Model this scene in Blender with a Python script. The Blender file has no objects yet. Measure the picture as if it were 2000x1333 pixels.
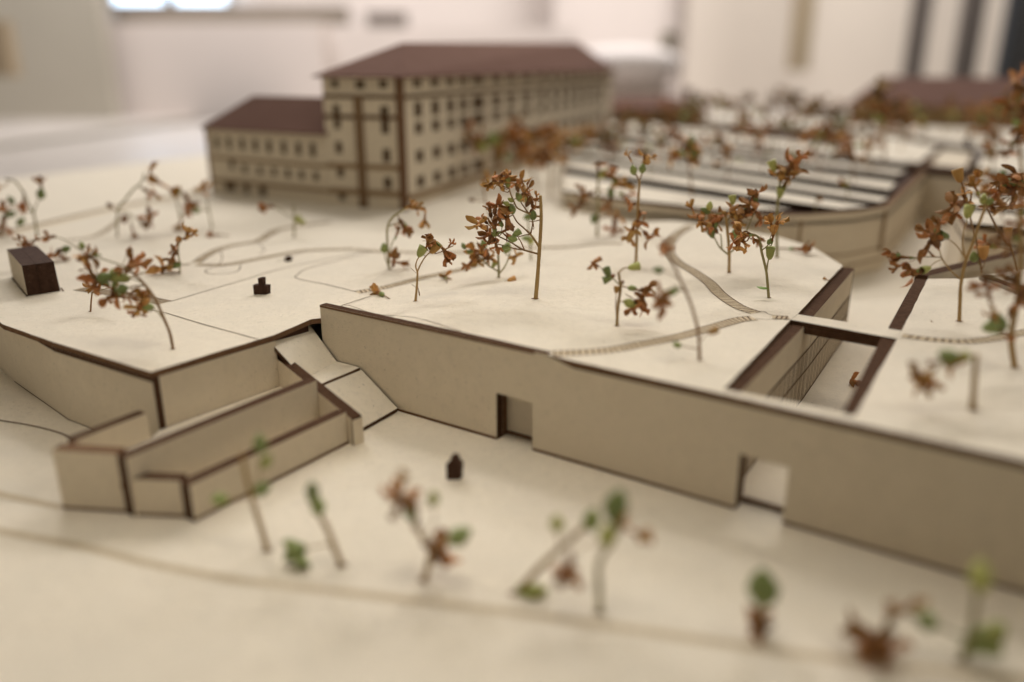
import bpy, bmesh, math, random
from mathutils import Vector, Matrix
random.seed(7)
S = bpy.context.scene
COL = S.collection
# ---------------------------------------------------------------- camera, world, lamps, exposure (1 unit = 10 cm of the card model)
F, CX, CY, CH = 1600.0, 1000.0, 666.5, 0.7
TH = math.atan((CY - 125.0) / F)
CT, ST = math.cos(TH), math.sin(TH)
cam = bpy.data.objects.new('camera', bpy.data.cameras.new('camera'))
COL.objects.link(cam)
cam.location = (0, 0, CH)
cam.rotation_euler = (math.pi / 2 - TH, 0, 0)
cam.data.sensor_width = 36.0
cam.data.lens = 36.0 * F / 2000.0
cam.data.clip_start = 0.02
cam.data.clip_end = 400
cam.data.dof.use_dof = True
cam.data.dof.focus_distance = 2.57
cam.data.dof.aperture_fstop = cam.data.lens * 1e-3 / 0.074
cam.data.dof.aperture_blades = 0
S.camera = cam
W = bpy.data.worlds.new('World'); S.world = W; W.use_nodes = True
bg = W.node_tree.nodes['Background']
bg.inputs[0].default_value = (1.0, 0.88, 0.70, 1); bg.inputs[1].default_value = 0.18
def lamp(name, loc, aim, sx, sy, power, col, spread=180):
    d = bpy.data.lights.new(name, 'AREA'); d.shape = 'RECTANGLE'; d.size = sx; d.size_y = sy
    d.energy = power; d.color = col; d.spread = math.radians(spread)
    o = bpy.data.objects.new(name, d); COL.objects.link(o); o.location = loc
    o.rotation_euler = (Vector(aim) - Vector(loc)).to_track_quat('-Z', 'Y').to_euler()
lamp('overhead_lamp', (-1.1, 3.0, 4.1), (-.9, 3.0, 0), 2.6, 1.8, 23, (1.0, 0.935, 0.835))  # these overhead lamps hang at made-up low heights to shape the falloff
lamp('overhead_lamp', (2.9, 1.2, 3.7), (1.2, 2.0, 0), 2.6, 1.8, 35, (1.0, 0.93, 0.82))  # pulled right and low to brighten the courtyard wall
lamp('overhead_lamp', (0.3, 7.0, 5.2), (0, 5.6, 0), 4.0, 1.8, 140, (1.0, 0.94, 0.86))
lamp('ground_fill', (-.3, 1.0, 4.2), (-.2, 2.0, -.2), 1.3, .9, 4.1, (1.0, 0.90, 0.74), 48)  # added fill, brightens the ground at the foot of the long wall
lamp('wall_fill', (-2.4, -.4, .75), (-.75, 2.0, -.16), 1.4, .6, 1.3, (1.0, 0.88, 0.70), 70)  # added low fill, brightens the upright card faces on the left
lamp('ceiling_lamp', (-9.0, 20.0, 16.0), (-7, 27, -2), 9, 4, 4500, (1.0, 0.975, 0.985))
lamp('ceiling_lamp', (10.0, 20.0, 16.0), (9, 27, -2), 9, 4, 4500, (1.0, 0.975, 0.97))
S.view_settings.view_transform = 'Standard'; S.view_settings.look = 'None'
S.view_settings.exposure = 0.0; S.view_settings.gamma = 1.0
S.cycles.max_bounces = 6
# ---------------------------------------------------------------- measuring helpers: survey points taken from the photograph
G = -0.2765                                                        # level of the lower ground; the terrace top is z = 0
def ray(x, y):
    r = (x - CX) / F; u = -(y - CY) / F
    return Vector((r, CT + u * ST, -ST + u * CT))
WD = Vector((0.8323, -0.5542, 0)); WN = Vector((-0.5542, -0.8323, 0)); WA = Vector((-0.325, 2.229, 0))   # line of the long wall, its seen side, a point on it
def h(p):                                                          # the card terrace dips a few millimetres towards the ramp and is never quite flat
    s = (p[0] - WA.x) * WD.x + (p[1] - WA.y) * WD.y
    k = min(1, max(0, (0.06 - s) / 0.32)); k = k * k * (3 - 2 * k)
    return -0.040 * k + 0.0009 * math.sin(p[0] * 5.1 + 1.3) * math.sin(p[1] * 4.3)
def P(x, y, z=None):                                               # point on a level plane, by default on the terrace's own surface
    d = ray(x, y); o = Vector((0, 0, CH))
    if z is not None: return o + d * ((z - CH) / d.z)
    z = 0.0
    for _ in range(6):
        p = o + d * ((z - CH) / d.z); z = h(p)
    return o + d * ((z - CH) / d.z)
def AT(x, y, Y):                                                   # point in an upright plane
    d = ray(x, y); return Vector((0, 0, CH)) + d * (Y / d.y)
def ON(x, y, a, b):                                                # point on the upright plane through a and b
    n = Vector((-(b[1] - a[1]), b[0] - a[0], 0)); d = ray(x, y)
    return Vector((0, 0, CH)) + d * (n.dot(Vector((a[0], a[1], 0))) / n.dot(d))
def HZ(b, y):                                                      # height of the point above b seen at row y
    v = (CY - y) / F
    return CH + (v * b[1] * CT - b[1] * ST) / (CT + v * ST)
def V(p, z): return Vector((p[0], p[1], z))
# ---------------------------------------------------------------- materials
def mat(name, col, rough=0.8, var=None, scale=20.0, bump=0.0, bscale=200.0, metal=0.0, spec=0.3, obj_random=0.0, trans=0.0, dust=0.0, amount=0.5, warp=0.0, fleck=0):
    m = bpy.data.materials.new(name); m.use_nodes = True
    nt = m.node_tree; N = nt.nodes; L = nt.links
    b = N['Principled BSDF']; b.inputs['Roughness'].default_value = rough; b.inputs['Metallic'].default_value = metal
    b.inputs['Specular IOR Level'].default_value = spec
    tc = N.new('ShaderNodeTexCoord')
    last = None
    def mix(fac, a, c):
        k = N.new('ShaderNodeMix'); k.data_type = 'RGBA'
        if hasattr(fac, 'is_linked'): L.new(fac, k.inputs[0])
        else: k.inputs[0].default_value = fac
        for s, i in ((a, 6), (c, 7)):
            if hasattr(s, 'is_linked'): L.new(s, k.inputs[i])
            else: k.inputs[i].default_value = (*s, 1)
        return k.outputs[2]
    def noise(sc, det=3.0, rg=0.6):
        n = N.new('ShaderNodeTexNoise'); n.inputs['Scale'].default_value = sc; n.inputs['Detail'].default_value = det
        n.inputs['Roughness'].default_value = rg; L.new(tc.outputs['Object'], n.inputs['Vector']); return n.outputs['Fac']
    def ramp(sock, a, c):
        r = N.new('ShaderNodeMapRange'); r.inputs[1].default_value = a; r.inputs[2].default_value = c; L.new(sock, r.inputs[0]); return r.outputs[0]
    cur = col
    if var:
        cur = mix(ramp(noise(scale), 0.5 - amount * .5, 0.5 + amount * .5), col, var)
    if obj_random:
        oi = N.new('ShaderNodeObjectInfo'); h = N.new('ShaderNodeHueSaturation')
        mr = N.new('ShaderNodeMapRange'); L.new(oi.outputs['Random'], mr.inputs[0]); mr.inputs[3].default_value = 1 - obj_random; mr.inputs[4].default_value = 1 + obj_random
        L.new(mr.outputs[0], h.inputs['Value'])
        mh = N.new('ShaderNodeMath'); mh.operation = 'MULTIPLY_ADD'; L.new(oi.outputs['Random'], mh.inputs[0]); mh.inputs[1].default_value = -0.05 * obj_random; mh.inputs[2].default_value = 0.5 + 0.025 * obj_random
        L.new(mh.outputs[0], h.inputs['Hue'])
        if hasattr(cur, 'is_linked'): L.new(cur, h.inputs['Color'])
        else: h.inputs['Color'].default_value = (*cur, 1)
        cur = h.outputs[0]
    if dust:
        cur = mix(ramp(noise(150.0, 4.0, 0.7), 0.68, 0.78), cur, (0.36, 0.31, 0.25))
        cur = mix(ramp(noise(34.0, 5.0, 0.75), 0.60, 0.85), cur, tuple(min(1, c * 1.8 + .01) for c in col))
    if fleck:
        cur = mix(ramp(noise(120.0, 2.0, 0.5), 0.67, 0.76), cur, tuple(c * .50 for c in col))
        cur = mix(ramp(noise(48.0, 5.0, 0.8), 0.50, 0.80), cur, tuple(c * .78 for c in col))
        cur = mix(ramp(noise(5.0, 4.0, 0.6), 0.42, 0.75), cur, tuple(c * .90 for c in col))
    if hasattr(cur, 'is_linked'): L.new(cur, b.inputs['Base Color'])
    else: b.inputs['Base Color'].default_value = (*cur, 1)
    if trans: 
        b.inputs['Transmission Weight'].default_value = 0.0
        b.inputs['Subsurface Weight'].default_value = trans; b.inputs['Subsurface Radius'].default_value = (0.02, 0.01, 0.005)
    if bump or warp:
        bp = None
        for st, sc, dist in ((bump, bscale, 0.002), (warp, 9.0, 0.02)):
            if not st: continue
            k = N.new('ShaderNodeBump'); k.inputs['Strength'].default_value = st; k.inputs['Distance'].default_value = dist
            L.new(noise(sc, 4.0, 0.65), k.inputs['Height'])
            if bp: L.new(bp.outputs[0], k.inputs['Normal'])
            bp = k
        L.new(bp.outputs[0], b.inputs['Normal'])
    return m
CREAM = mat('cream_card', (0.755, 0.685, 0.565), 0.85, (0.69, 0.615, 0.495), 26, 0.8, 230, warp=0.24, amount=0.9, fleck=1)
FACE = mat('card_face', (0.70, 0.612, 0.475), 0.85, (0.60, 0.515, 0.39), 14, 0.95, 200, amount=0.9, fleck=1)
BURN = mat('burnt_card_edge', (0.050, 0.025, 0.014), 0.85, (0.090, 0.047, 0.026), 60, 0.5, 180, dust=1, spec=0.06)
EDGE = mat('brown_card_edge', (0.115, 0.062, 0.035), 0.85, (0.19, 0.11, 0.062), 45, 0.5, 180, spec=0.06)
INK = mat('engraved_line', (0.13, 0.072, 0.034), 0.9, (0.075, 0.038, 0.018), 40)
SOFT = mat('faint_engraving', (0.55, 0.46, 0.335), 0.9, (0.50, 0.41, 0.29), 40)
TAN = mat('engraved_fill', (0.63, 0.53, 0.375), 0.9, (0.52, 0.42, 0.28), 60)
DARK = mat('dark_brown_card', (0.036, 0.018, 0.012), 0.7, (0.075, 0.040, 0.026), 50, 0.4, 200, dust=1, spec=0.06)
ROOF = mat('purple_brown_roof', (0.138, 0.076, 0.058), 0.9, (0.160, 0.090, 0.070), 6, spec=.08)
WIN = mat('engraved_window', (0.085, 0.052, 0.026), 0.8, (0.14, 0.09, 0.048), 30)
COURSE = mat('engraved_course', (0.30, 0.205, 0.115), 0.85, (0.22, 0.145, 0.08), 20)
PIL = mat('engraved_brick', (0.19, 0.115, 0.06), 0.85, (0.13, 0.075, 0.038), 40)
PETAL = mat('dried_petal', (0.28, 0.105, 0.029), 0.6, (0.50, 0.25, 0.088), 34, 0.5, 90, obj_random=0.38, trans=0.15, amount=0.7, spec=0.25)
PETALT = mat('tan_petal', (0.44, 0.21, 0.055), 0.65, (0.58, 0.35, 0.12), 34, 0.5, 90, obj_random=0.25, trans=0.15, amount=0.7, spec=0.25)
PETALQ = mat('olive_petal', (0.19, 0.105, 0.030), 0.65, (0.30, 0.185, 0.060), 34, 0.5, 90, obj_random=0.3, trans=0.1, amount=0.7, spec=0.2)
TUBE = mat('dried_tube', (0.22, 0.085, 0.022), 0.65, (0.34, 0.16, 0.05), 30, 0.4, 120, obj_random=0.3)
STEM = mat('tan_stem', (0.44, 0.30, 0.12), 0.75, (0.29, 0.17, 0.065), 22, 0.7, 90, obj_random=0.15, amount=0.8)
STEMB = mat('red_brown_stem', (0.21, 0.105, 0.045), 0.75, (0.30, 0.19, 0.085), 22, 0.7, 90, obj_random=0.15, amount=0.8)
STEMG = mat('green_stem', (0.24, 0.22, 0.095), 0.7, (0.33, 0.27, 0.13), 22, 0.5, 90, obj_random=0.15, amount=0.8)
GREEN = mat('green_bud', (0.16, 0.205, 0.065), 0.55, (0.27, 0.32, 0.11), 30, 0.3, 80, obj_random=0.3, trans=0.1)
PALE = mat('pale_bud', (0.42, 0.42, 0.135), 0.6, (0.33, 0.36, 0.11), 30, 0.3, 80, obj_random=0.2, trans=0.15)
LEAF = mat('green_leaf', (0.13, 0.23, 0.035), 0.55, (0.20, 0.30, 0.06), 20, 0.3, 60, trans=0.1)
BUDB = mat('brown_bud', (0.135, 0.058, 0.025), 0.65, (0.24, 0.12, 0.05), 30, obj_random=0.3)
# ---------------------------------------------------------------- object helpers
def tag(o, label=None, cat=None, group=None, kind=None):
    for k, v in (('label', label), ('category', cat), ('group', group), ('kind', kind)):
        if v: o[k] = v
    return o
def empty(name, loc=(0, 0, 0), label=None, cat=None, group=None):
    o = bpy.data.objects.new(name, None); o.empty_display_size = 0.02; COL.objects.link(o); o.location = loc
    return tag(o, label, cat, group, 'thing' if cat else None)
def link(name, me, parent=None):                                    # vertices come in world places; a child keeps them relative to its parent
    o = bpy.data.objects.new(name, me); COL.objects.link(o)
    if parent is not None:
        o.parent = parent; w = Vector(); q = parent
        while q is not None: w += q.location; q = q.parent
        if me is not None and not me.get('local') and w.length: me.transform(Matrix.Translation(-w))
    return o
def mesh(name, verts, faces, mats, mi=None, smooth=False):
    me = bpy.data.meshes.new(name); me.from_pydata([tuple(v) for v in verts], [], faces)
    for m in mats: me.materials.append(m)
    if mi: me.polygons.foreach_set('material_index', mi)
    if smooth: me.polygons.foreach_set('use_smooth', [True] * len(faces))
    me.update(); return me
def fixn(me):
    bm = bmesh.new(); bm.from_mesh(me); bmesh.ops.recalc_face_normals(bm, faces=bm.faces); bm.to_mesh(me); bm.free(); return me
def slab(name, loop, off, m=(None, None), parent=None, jit=0.0, step=0.05):
    """a sheet of card: LOOP is one face's outline, OFF the vector to its other face; faces take m[0], the cut rim m[1]"""
    loop = [Vector(p) for p in loop]; off = Vector(off)
    if jit:
        out = []
        for a, b in zip(loop, loop[1:] + loop[:1]):
            n = max(1, min(60, int((b - a).length / step))); t = (b - a).normalized(); s = t.cross(off).normalized()
            for k in range(n): out.append(a.lerp(b, k / n) + (s * random.uniform(-jit, jit) if k else Vector()))
        loop = out
    n = len(loop)
    vs = loop + [p + off for p in loop]
    fs = [list(range(n)), list(range(2 * n - 1, n - 1, -1))] + [[i, (i + 1) % n, n + (i + 1) % n, n + i] for i in range(n)]
    mi = [0, 0] + [1] * n
    mm = (m[0] or CREAM, m[1] or EDGE)
    return link(name, fixn(mesh(name, vs, fs, mm, mi)), parent)
def sheet_card(loop, th, cell=0.045):
    """a horizontal sheet of card cut to LOOP that follows the terrace's slight dips"""
    o = slab('terrace', [V(p, 0) for p in loop], (0, 0, -th), (CREAM, EDGE), None, 0.0011, 0.05)
    bm = bmesh.new(); bm.from_mesh(o.data)
    for ax in (0, 1):
        lo = min(v.co[ax] for v in bm.verts); hi = max(v.co[ax] for v in bm.verts); k = lo + cell * .37
        while k < hi:
            n = Vector((0, 0, 0)); n[ax] = 1; c = Vector((0, 0, 0)); c[ax] = k
            bmesh.ops.bisect_plane(bm, geom=bm.verts[:] + bm.edges[:] + bm.faces[:], plane_co=c, plane_no=n, dist=1e-6); k += cell
    bmesh.ops.triangulate(bm, faces=bm.faces[:])
    for v in bm.verts: v.co.z += h(v.co)
    bm.to_mesh(o.data); bm.free(); return tag(o, kind='structure')
def wall(name, a, b, z0, z1, th, parent=None, m=(None, None), side=1, z1b=None, z0b=None, jit=0.0):
    """an upright card from a to b, thickness to the far side of its seen face"""
    a = Vector(a); b = Vector(b); d = V(b - a, 0).normalized(); n = Vector((-d.y, d.x, 0)) * side * th
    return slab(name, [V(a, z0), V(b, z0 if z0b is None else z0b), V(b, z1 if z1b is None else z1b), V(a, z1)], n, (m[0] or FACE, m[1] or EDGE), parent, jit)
def foot(parent, a, b, z, hgt=.007, out=None, m=None, name='burnt_edge'):
    """the scorched lower edge of an upright card, a hair proud of its face"""
    a = Vector(a); b = Vector(b); d = V(b - a, 0); n = Vector((d.y, -d.x, 0)).normalized() if out is None else out
    mb = MB(); boxmesh(mb, V(a, z) + n * .0002, d, n * .0012, Vector((0, 0, hgt))); return mb.build(name, m or EDGE, parent, fix=True)
def bislab(name, a, b, c, d, off, m, parent, n=8, jit=.0006):
    """a sheet bent smoothly between four corners"""
    off = Vector(off); vs = []; fs = []; mi = []
    for k in (0, 1):
        for i in range(n + 1):
            for j in range(n + 1):
                u, v = i / n, j / n; p = a.lerp(b, u).lerp(d.lerp(c, u), v)
                if i in (0, n) or j in (0, n): p = p + Vector((random.uniform(-jit, jit), random.uniform(-jit, jit), 0))
                vs.append(p + off * k)
    N = n + 1; M = N * N
    for i in range(n):
        for j in range(n):
            q = i * N + j; fs += [[q, q + N, q + N + 1, q + 1], [M + q, M + q + 1, M + q + N + 1, M + q + N]]; mi += [0, 0]
    rim = [i * N for i in range(N)] + [n * N + j for j in range(1, N)] + [i * N + n for i in range(n - 1, -1, -1)] + [j for j in range(n - 1, 0, -1)]
    for x, y in zip(rim, rim[1:] + rim[:1]): fs.append([x, y, M + y, M + x]); mi.append(1)
    return link(name, fixn(mesh(name, vs, fs, m, mi)), parent)
def facade(name, O, ud, width, z0, z1, holes, th, parent, wmat=WIN, m=(None, None)):
    """an upright card with window holes cut through it; each window is a recessed child panel"""
    us = sorted({0.0, width} | {h[0] for h in holes} | {h[1] for h in holes}); zs = sorted({z0, z1} | {h[2] for h in holes} | {h[3] for h in holes})
    ud = V(ud, 0).normalized(); nd = Vector((-ud.y, ud.x, 0))                # nd points into the building
    isin = lambda u, z: any(h[0] < u < h[1] and h[2] < z < h[3] for h in holes)
    bm = bmesh.new(); grid = {}
    def vv(i, j):
        if (i, j) not in grid: grid[i, j] = bm.verts.new(V(O, 0) + ud * us[i] + Vector((0, 0, zs[j])))
        return grid[i, j]
    for i in range(len(us) - 1):
        for j in range(len(zs) - 1):
            if not isin((us[i] + us[i + 1]) / 2, (zs[j] + zs[j + 1]) / 2):
                bm.faces.new([vv(i, j), vv(i + 1, j), vv(i + 1, j + 1), vv(i, j + 1)])
    r = bmesh.ops.extrude_face_region(bm, geom=list(bm.faces))
    bmesh.ops.translate(bm, verts=[g for g in r['geom'] if isinstance(g, bmesh.types.BMVert)], vec=nd * th)
    bmesh.ops.recalc_face_normals(bm, faces=bm.faces)
    for f in bm.faces: f.material_index = 0 if abs(f.normal.dot(nd)) > 0.9 else 1
    me = bpy.data.meshes.new(name); bm.to_mesh(me); bm.free(); me.materials.append(m[0] or FACE); me.materials.append(m[1] or EDGE)
    fo = link(name, me, parent)
    cache = {}
    for h in holes:
        w, hh = h[1] - h[0], h[3] - h[2]; key = (round(w, 3), round(hh, 3))
        if key not in cache:
            bmw = bmesh.new()
            def bx(x0, x1, y0, y1, zz0, zz1):
                g = bmesh.ops.create_cube(bmw, size=1)['verts']
                for q in g: q.co = Vector(((x0 + x1) / 2 + q.co.x * (x1 - x0), (y0 + y1) / 2 + q.co.y * (y1 - y0), (zz0 + zz1) / 2 + q.co.z * (zz1 - zz0)))
            bx(-w / 2 - .001, w / 2 + .001, th * .55, th * .9, -.001, hh + .001)
            bx(-w * .07, w * .07, th * .3, th * .5, 0, hh); 
            cm = bpy.data.meshes.new('window'); bmw.to_mesh(cm); bmw.free(); cm.materials.append(wmat); cm['local'] = 1; cache[key] = cm
        o = link('window', cache[key], fo)
        o.location = V(O, 0) + ud * ((h[0] + h[1]) / 2) + Vector((0, 0, h[2])) - parent.location
        o.rotation_euler = (0, 0, math.atan2(ud.y, ud.x))
    return fo
def ribbon_pts(pts, n=8):
    out = []
    q = [pts[0]] + list(pts) + [pts[-1]]
    for i in range(1, len(q) - 2):
        p0, p1, p2, p3 = q[i - 1], q[i], q[i + 1], q[i + 2]
        for k in range(n):
            t = k / n
            out.append(0.5 * ((2 * p1) + (p2 - p0) * t + (2 * p0 - 5 * p1 + 4 * p2 - p3) * t * t + (3 * p1 - p0 - 3 * p2 + p3) * t ** 3))
    out.append(Vector(pts[-1])); return out
class MB:
    def __init__(s): s.v = []; s.f = []; s.mi = []
    def quad(s, a, b, c, d, m=0):
        i = len(s.v); s.v += [a, b, c, d]; s.f.append([i, i + 1, i + 2, i + 3]); s.mi.append(m)
    def strip(s, pts, w, m=0, zf=None):
        L_, R_ = [], []
        for i, p in enumerate(pts):
            t = (pts[min(i + 1, len(pts) - 1)] - pts[max(i - 1, 0)]); t.z = 0; t.normalize(); nn = Vector((-t.y, t.x, 0)) * w / 2
            L_.append(p + nn); R_.append(p - nn)
        if zf:
            for p in L_ + R_: p.z = zf(p)
        for i in range(len(pts) - 1): s.quad(R_[i], R_[i + 1], L_[i + 1], L_[i], m)
        return L_, R_
    def tube(s, pts, r0, r1, m=0, sides=7, cap=True, rough=0.0):
        base = len(s.v); n = len(pts); up = Vector((0.13, 1, 0.21)).normalized()
        for i, p in enumerate(pts):
            t = (pts[min(i + 1, n - 1)] - pts[max(i - 1, 0)]).normalized()
            a = t.cross(up); a = a.normalized() if a.length > 1e-6 else t.orthogonal().normalized(); b = t.cross(a)
            r = r0 + (r1 - r0) * i / max(1, n - 1); r *= 1 + random.uniform(-rough, rough)
            for k in range(sides):
                an = 2 * math.pi * k / sides; s.v.append(p + (a * math.cos(an) + b * math.sin(an)) * r)
        for i in range(n - 1):
            for k in range(sides):
                k2 = (k + 1) % sides
                s.f.append([base + i * sides + k, base + i * sides + k2, base + (i + 1) * sides + k2, base + (i + 1) * sides + k]); s.mi.append(m)
        if cap:
            s.f.append([base + k for k in range(sides)][::-1]); s.mi.append(m)
            s.f.append([base + (n - 1) * sides + k for k in range(sides)]); s.mi.append(m)
    def build(s, name, mats, parent=None, smooth=False, fix=False):
        me = mesh(name, s.v, s.f, mats if isinstance(mats, (list, tuple)) else [mats], s.mi, smooth)
        if fix: fixn(me)
        return link(name, me, parent)
def boxmesh(mb, o, x, y, z, m=0):
    """a box from corner o along the vectors x, y, z"""
    o = Vector(o); c = [o, o + x, o + x + y, o + y]; t = [p + z for p in c]
    mb.quad(*c[::-1], m); mb.quad(*t, m)
    for i in range(4): mb.quad(c[i], c[(i + 1) % 4], t[(i + 1) % 4], t[i], m)
# ---------------------------------------------------------------- the setting: table, model base, terraces
TABLE = mat('white_table', (0.47, 0.425, 0.385), 0.34, (0.42, 0.38, 0.345), 0.6, spec=0.5)
WALLM = mat('white_wall', (0.66, 0.58, 0.53), 0.9, (0.60, 0.53, 0.48), 0.3)
GREY = mat('grey_wall', (0.46, 0.42, 0.345), 0.9, (0.42, 0.38, 0.31), 0.3)
TABZ = G - 0.32
ta, tbb = P(0, 292, TABZ), P(400, 238, TABZ); td = (tbb - ta).normalized()
tb = slab('table', [(-14, -3, TABZ), (14, -3, TABZ), V(ta + td * 26, TABZ), V(ta - td * 13, TABZ)], (0, 0, -0.35), (TABLE, GREY)); tag(tb, kind='structure')
def WS(s, z=0.0, back=0.0): return WA + WD * s - WN * back + Vector((0, 0, z))
def ONW(x, y): return ON(x, y, WS(0), WS(1))
WT = 0.05; SH = 0.016
gl = [(-3.2, 0.35), (4.2, 0.35), (6.5, 4.0), (6.5, 9.0), (1.5, 9.0)] + [tuple(P(x, y)[:2]) for x, y in ((640, 270), (400, 303), (0, 352), (-300, 405))]
gr = slab('ground', [(x, y, G) for x, y in gl], (0, 0, -0.06), (CREAM, EDGE)); tag(gr, kind='structure')
sL = (P(608, 603, 0.0) - WA).dot(WD)                                # where the retaining wall begins
s_split = (ONW(1120, 700) - WA).dot(WD)
T0, T1, T2, T3 = P(1413, 761), P(1544, 625), P(1558, 614), P(1646, 519)
R0, R1, R2, R3 = P(1670, 813), P(1752, 662), P(1761, 646), P(1812, 545)
sT0 = (T0 - WA).dot(WD); sR0 = (R0 - WA).dot(WD)
sheet = [P(295, 727), P(410, 692), P(535, 655), P(607, 624)]
sheet += [WS(sL + 0.02, 0, .028), WS(.12, 0, .028), WS(s_split), WS(sT0), T0, T1, T2, T3]
sheet += [P(*q) for q in ((1587, 483), (1520, 463), (1430, 447), (1300, 432), (1200, 426), (1120, 394), (1170, 320), (1230, 262), (640, 262), (400, 303), (0, 352), (-300, 405))]
sheet += [V((-2.1, 2.95), 0), V((-1.527, 2.342), 0), P(105, 669)]
sheet_card(sheet, SH)
sheet_card([WS(sT0), WS(sR0 + .002), R0, P(1646, 809), P(1541, 786), P(1444, 767), T0], SH)
sheet_card([WS(sR0 + .002), WS(2.2), V((2.6, 1.9), 0), P(2110, 640), P(1990, 577), P(1905, 544), R3, R2, R1, R0], SH)
# ---------------------------------------------------------------- the long retaining wall with its two doorways
rw = empty('retaining_wall', WS(0.4, G), 'long cream card retaining wall with two square doorways along the lower ground', 'wall')
def sz(x, y): q = ONW(x, y); return (q - WA).dot(WD), q.z
d1l, d1r, d1t = sz(970, 815)[0], sz(1040, 830)[0], sz(970, 768)[1]
d2l, d2r, d2t = sz(1441, 940)[0], sz(1536, 955)[0], sz(1445, 887)[1]
prof = [(sL, G), (d1l, G), (d1l, d1t), (d1r, d1t - .002), (d1r, G), (d2l, G), (d2l, d2t), (d2r, d2t - .002), (d2r, G), (2.2, G),
        (2.2, -SH - .0025), (s_split, -SH - .0025), (s_split * .86, .0015), (s_split * .55, .003), (sL, .003)]
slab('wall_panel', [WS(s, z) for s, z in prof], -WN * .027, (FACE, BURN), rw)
slab('inner_layer', [WS(s, min(z, -.075), .0275) for s, z in prof[:11]] + [WS(sL, -.075, .0275)], -WN * .0225, (FACE, EDGE), rw)
for l, r, dep, nm in ((d1l, d1r, WT + .003, 'rear_panel'),):
    slab(nm, [WS(l - .05, G + .008, dep), WS(r + .25, G + .008, dep), WS(r + .25, -.03, dep), WS(l - .05, -.03, dep)], -WN * .018, (FACE, EDGE), rw)
for sa, sb in ((-.05, d1l - .001), (d1r + .001, d2l - .001), (d2r + .001, 2.2)): foot(rw, WS(sa), WS(sb), G + .0005, .0075)
foot(rw, WS(sL + .001), WS(s_split * .8), -.0035, .006)
for l, r in ((d1l, d1r), (d2l, d2r)):
    slab('sill', [WS(l + .001, G + .0015, .046), WS(r - .001, G + .0015, .046), WS(r - .001, G + .0015, .056), WS(l + .001, G + .0015, .056)], (0, 0, .008), (EDGE, EDGE), rw)
# ---------------------------------------------------------------- terrace front walls
L0, L1, L2, L3 = P(295, 727), P(105, 669), P(0, 609), P(0, 609) + Vector((-.6, .62, 0)); RR = P(537, 654)
tw = empty('terrace_wall', V(L0, G), 'cream card wall folding round the bent side of the terrace beside the stepped planter', 'wall')
for a, b in ((L3, L2), (L2, L1), (L1, L0)):
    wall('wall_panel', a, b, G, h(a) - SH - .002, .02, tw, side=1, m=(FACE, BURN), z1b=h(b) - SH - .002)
for a, b in ((L2, L1), (L1, L0)): foot(tw, a, b, G + .0005, .0015, m=INK); foot(tw, a, b, h(b) - SH - .012, .0095, m=BURN)
n0 = (RR - L0).normalized(); nn0 = Vector((-n0.y, n0.x, 0)) 
tw2 = empty('terrace_wall', V(RR, G), 'straight cream card wall under the terrace edge, behind the upper planting trough', 'wall')
wall('wall_panel', L0 + n0 * .019 + nn0 * .0015, RR, G, h(L0) - SH - .002, .02, tw2, side=1, z1b=h(RR) - SH - .002)
wall('wall_panel', RR + n0 * .001 + nn0 * .012, P(606, 625) + nn0 * .012, G, h(RR) - SH - .002, .02, tw2, side=1, m=(DARK, DARK))  # dark panel: shade of the gap above the ramp put into its colour
# ---------------------------------------------------------------- stepped planter at the foot of the terrace
pl = empty('stepped_planter', P(380, 1020, G), 'two tier stepped planter of cream card troughs at the foot of the ramp', 'planter')
S1 = P(684, 868, G); S0 = V(RR, G) + (V(RR, G) - S1) * 0.06
sd = (S1 - S0).normalized(); sn = Vector((-sd.y, sd.x, 0))
def sfoot(x, y): return ON(x, y, S0, S1)
z_hi = sfoot(541, 699).z; z_lo = sfoot(687, 819).z
ST_T = .034
a3, b3 = P(380, 1020, G), P(672, 871, G); t3 = (b3 - a3).normalized(); n3 = Vector((-t3.y, t3.x, 0))
b3 = a3 + t3 * ((S0 - a3).cross(sd).z / t3.cross(sd).z - .001)
z3 = -.184; z2 = -.128; F2 = -.200; F3 = -.252
a2 = P(264, 1011, G); t2 = t3; b2 = a2 + t2 * ((S0 - a2).cross(sd).z / t2.cross(sd).z - .001)
wall('front_wall', a3, b3, G, z3, .034, pl, m=(FACE, BURN))
wall('side_wall', P(272, 1010, G) + n3 * .008, a3 + n3 * .0345 + t3 * .0008, G, z3 + .001, .034, pl, m=(FACE, BURN))
wall('front_wall', a2, b2, G, z2, .034, pl, m=(FACE, BURN))
c2 = P(124, 994, G); c2r = a2 + n3 * .0345 + t3 * .0008
wall('side_wall', c2, c2r, G, z2 + .001, .034, pl, m=(FACE, EDGE))
q1, q2 = P(146, 860, z2), P(286, 806, z2)
wall('back_wall', q1, q2, G, z2 - .001, .03, pl, m=(FACE, BURN))
wall('side_wall', V(q1, 0) + (V(c2, 0) - V(q1, 0)) * .02, V(c2, 0) + (V(q1, 0) - V(c2, 0)) * .12, G, z2 - .0005, .018, pl, m=(FACE, EDGE), side=1)
slab('trough_floor', [V(a2 + n3 * .035, F2), V(b2 + n3 * .035, F2), V(RR, F2) - nn0 * .001, V(L0, F2) - nn0 * .001, V(q2, F2), V(q1, F2) + WD * .001, V(c2, F2) + Vector((.03, .02, 0))], (0, 0, -.015), (CREAM, EDGE), pl)
slab('trough_floor', [V(a3 + n3 * .035 + t3 * .01, F3), V(b3 + n3 * .035 - t3 * .001, F3), V(b2, F3) - n3 * .001, V(a2, F3) - n3 * .001 + t3 * .01], (0, 0, -.015), (CREAM, EDGE), pl)
foot(pl, a3, b3, G + .0005); 
foot(pl, P(272, 1010, G) + n3 * .008, a3 + n3 * .0345, G + .0005); foot(pl, c2, c2r, G + .0005)
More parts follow.
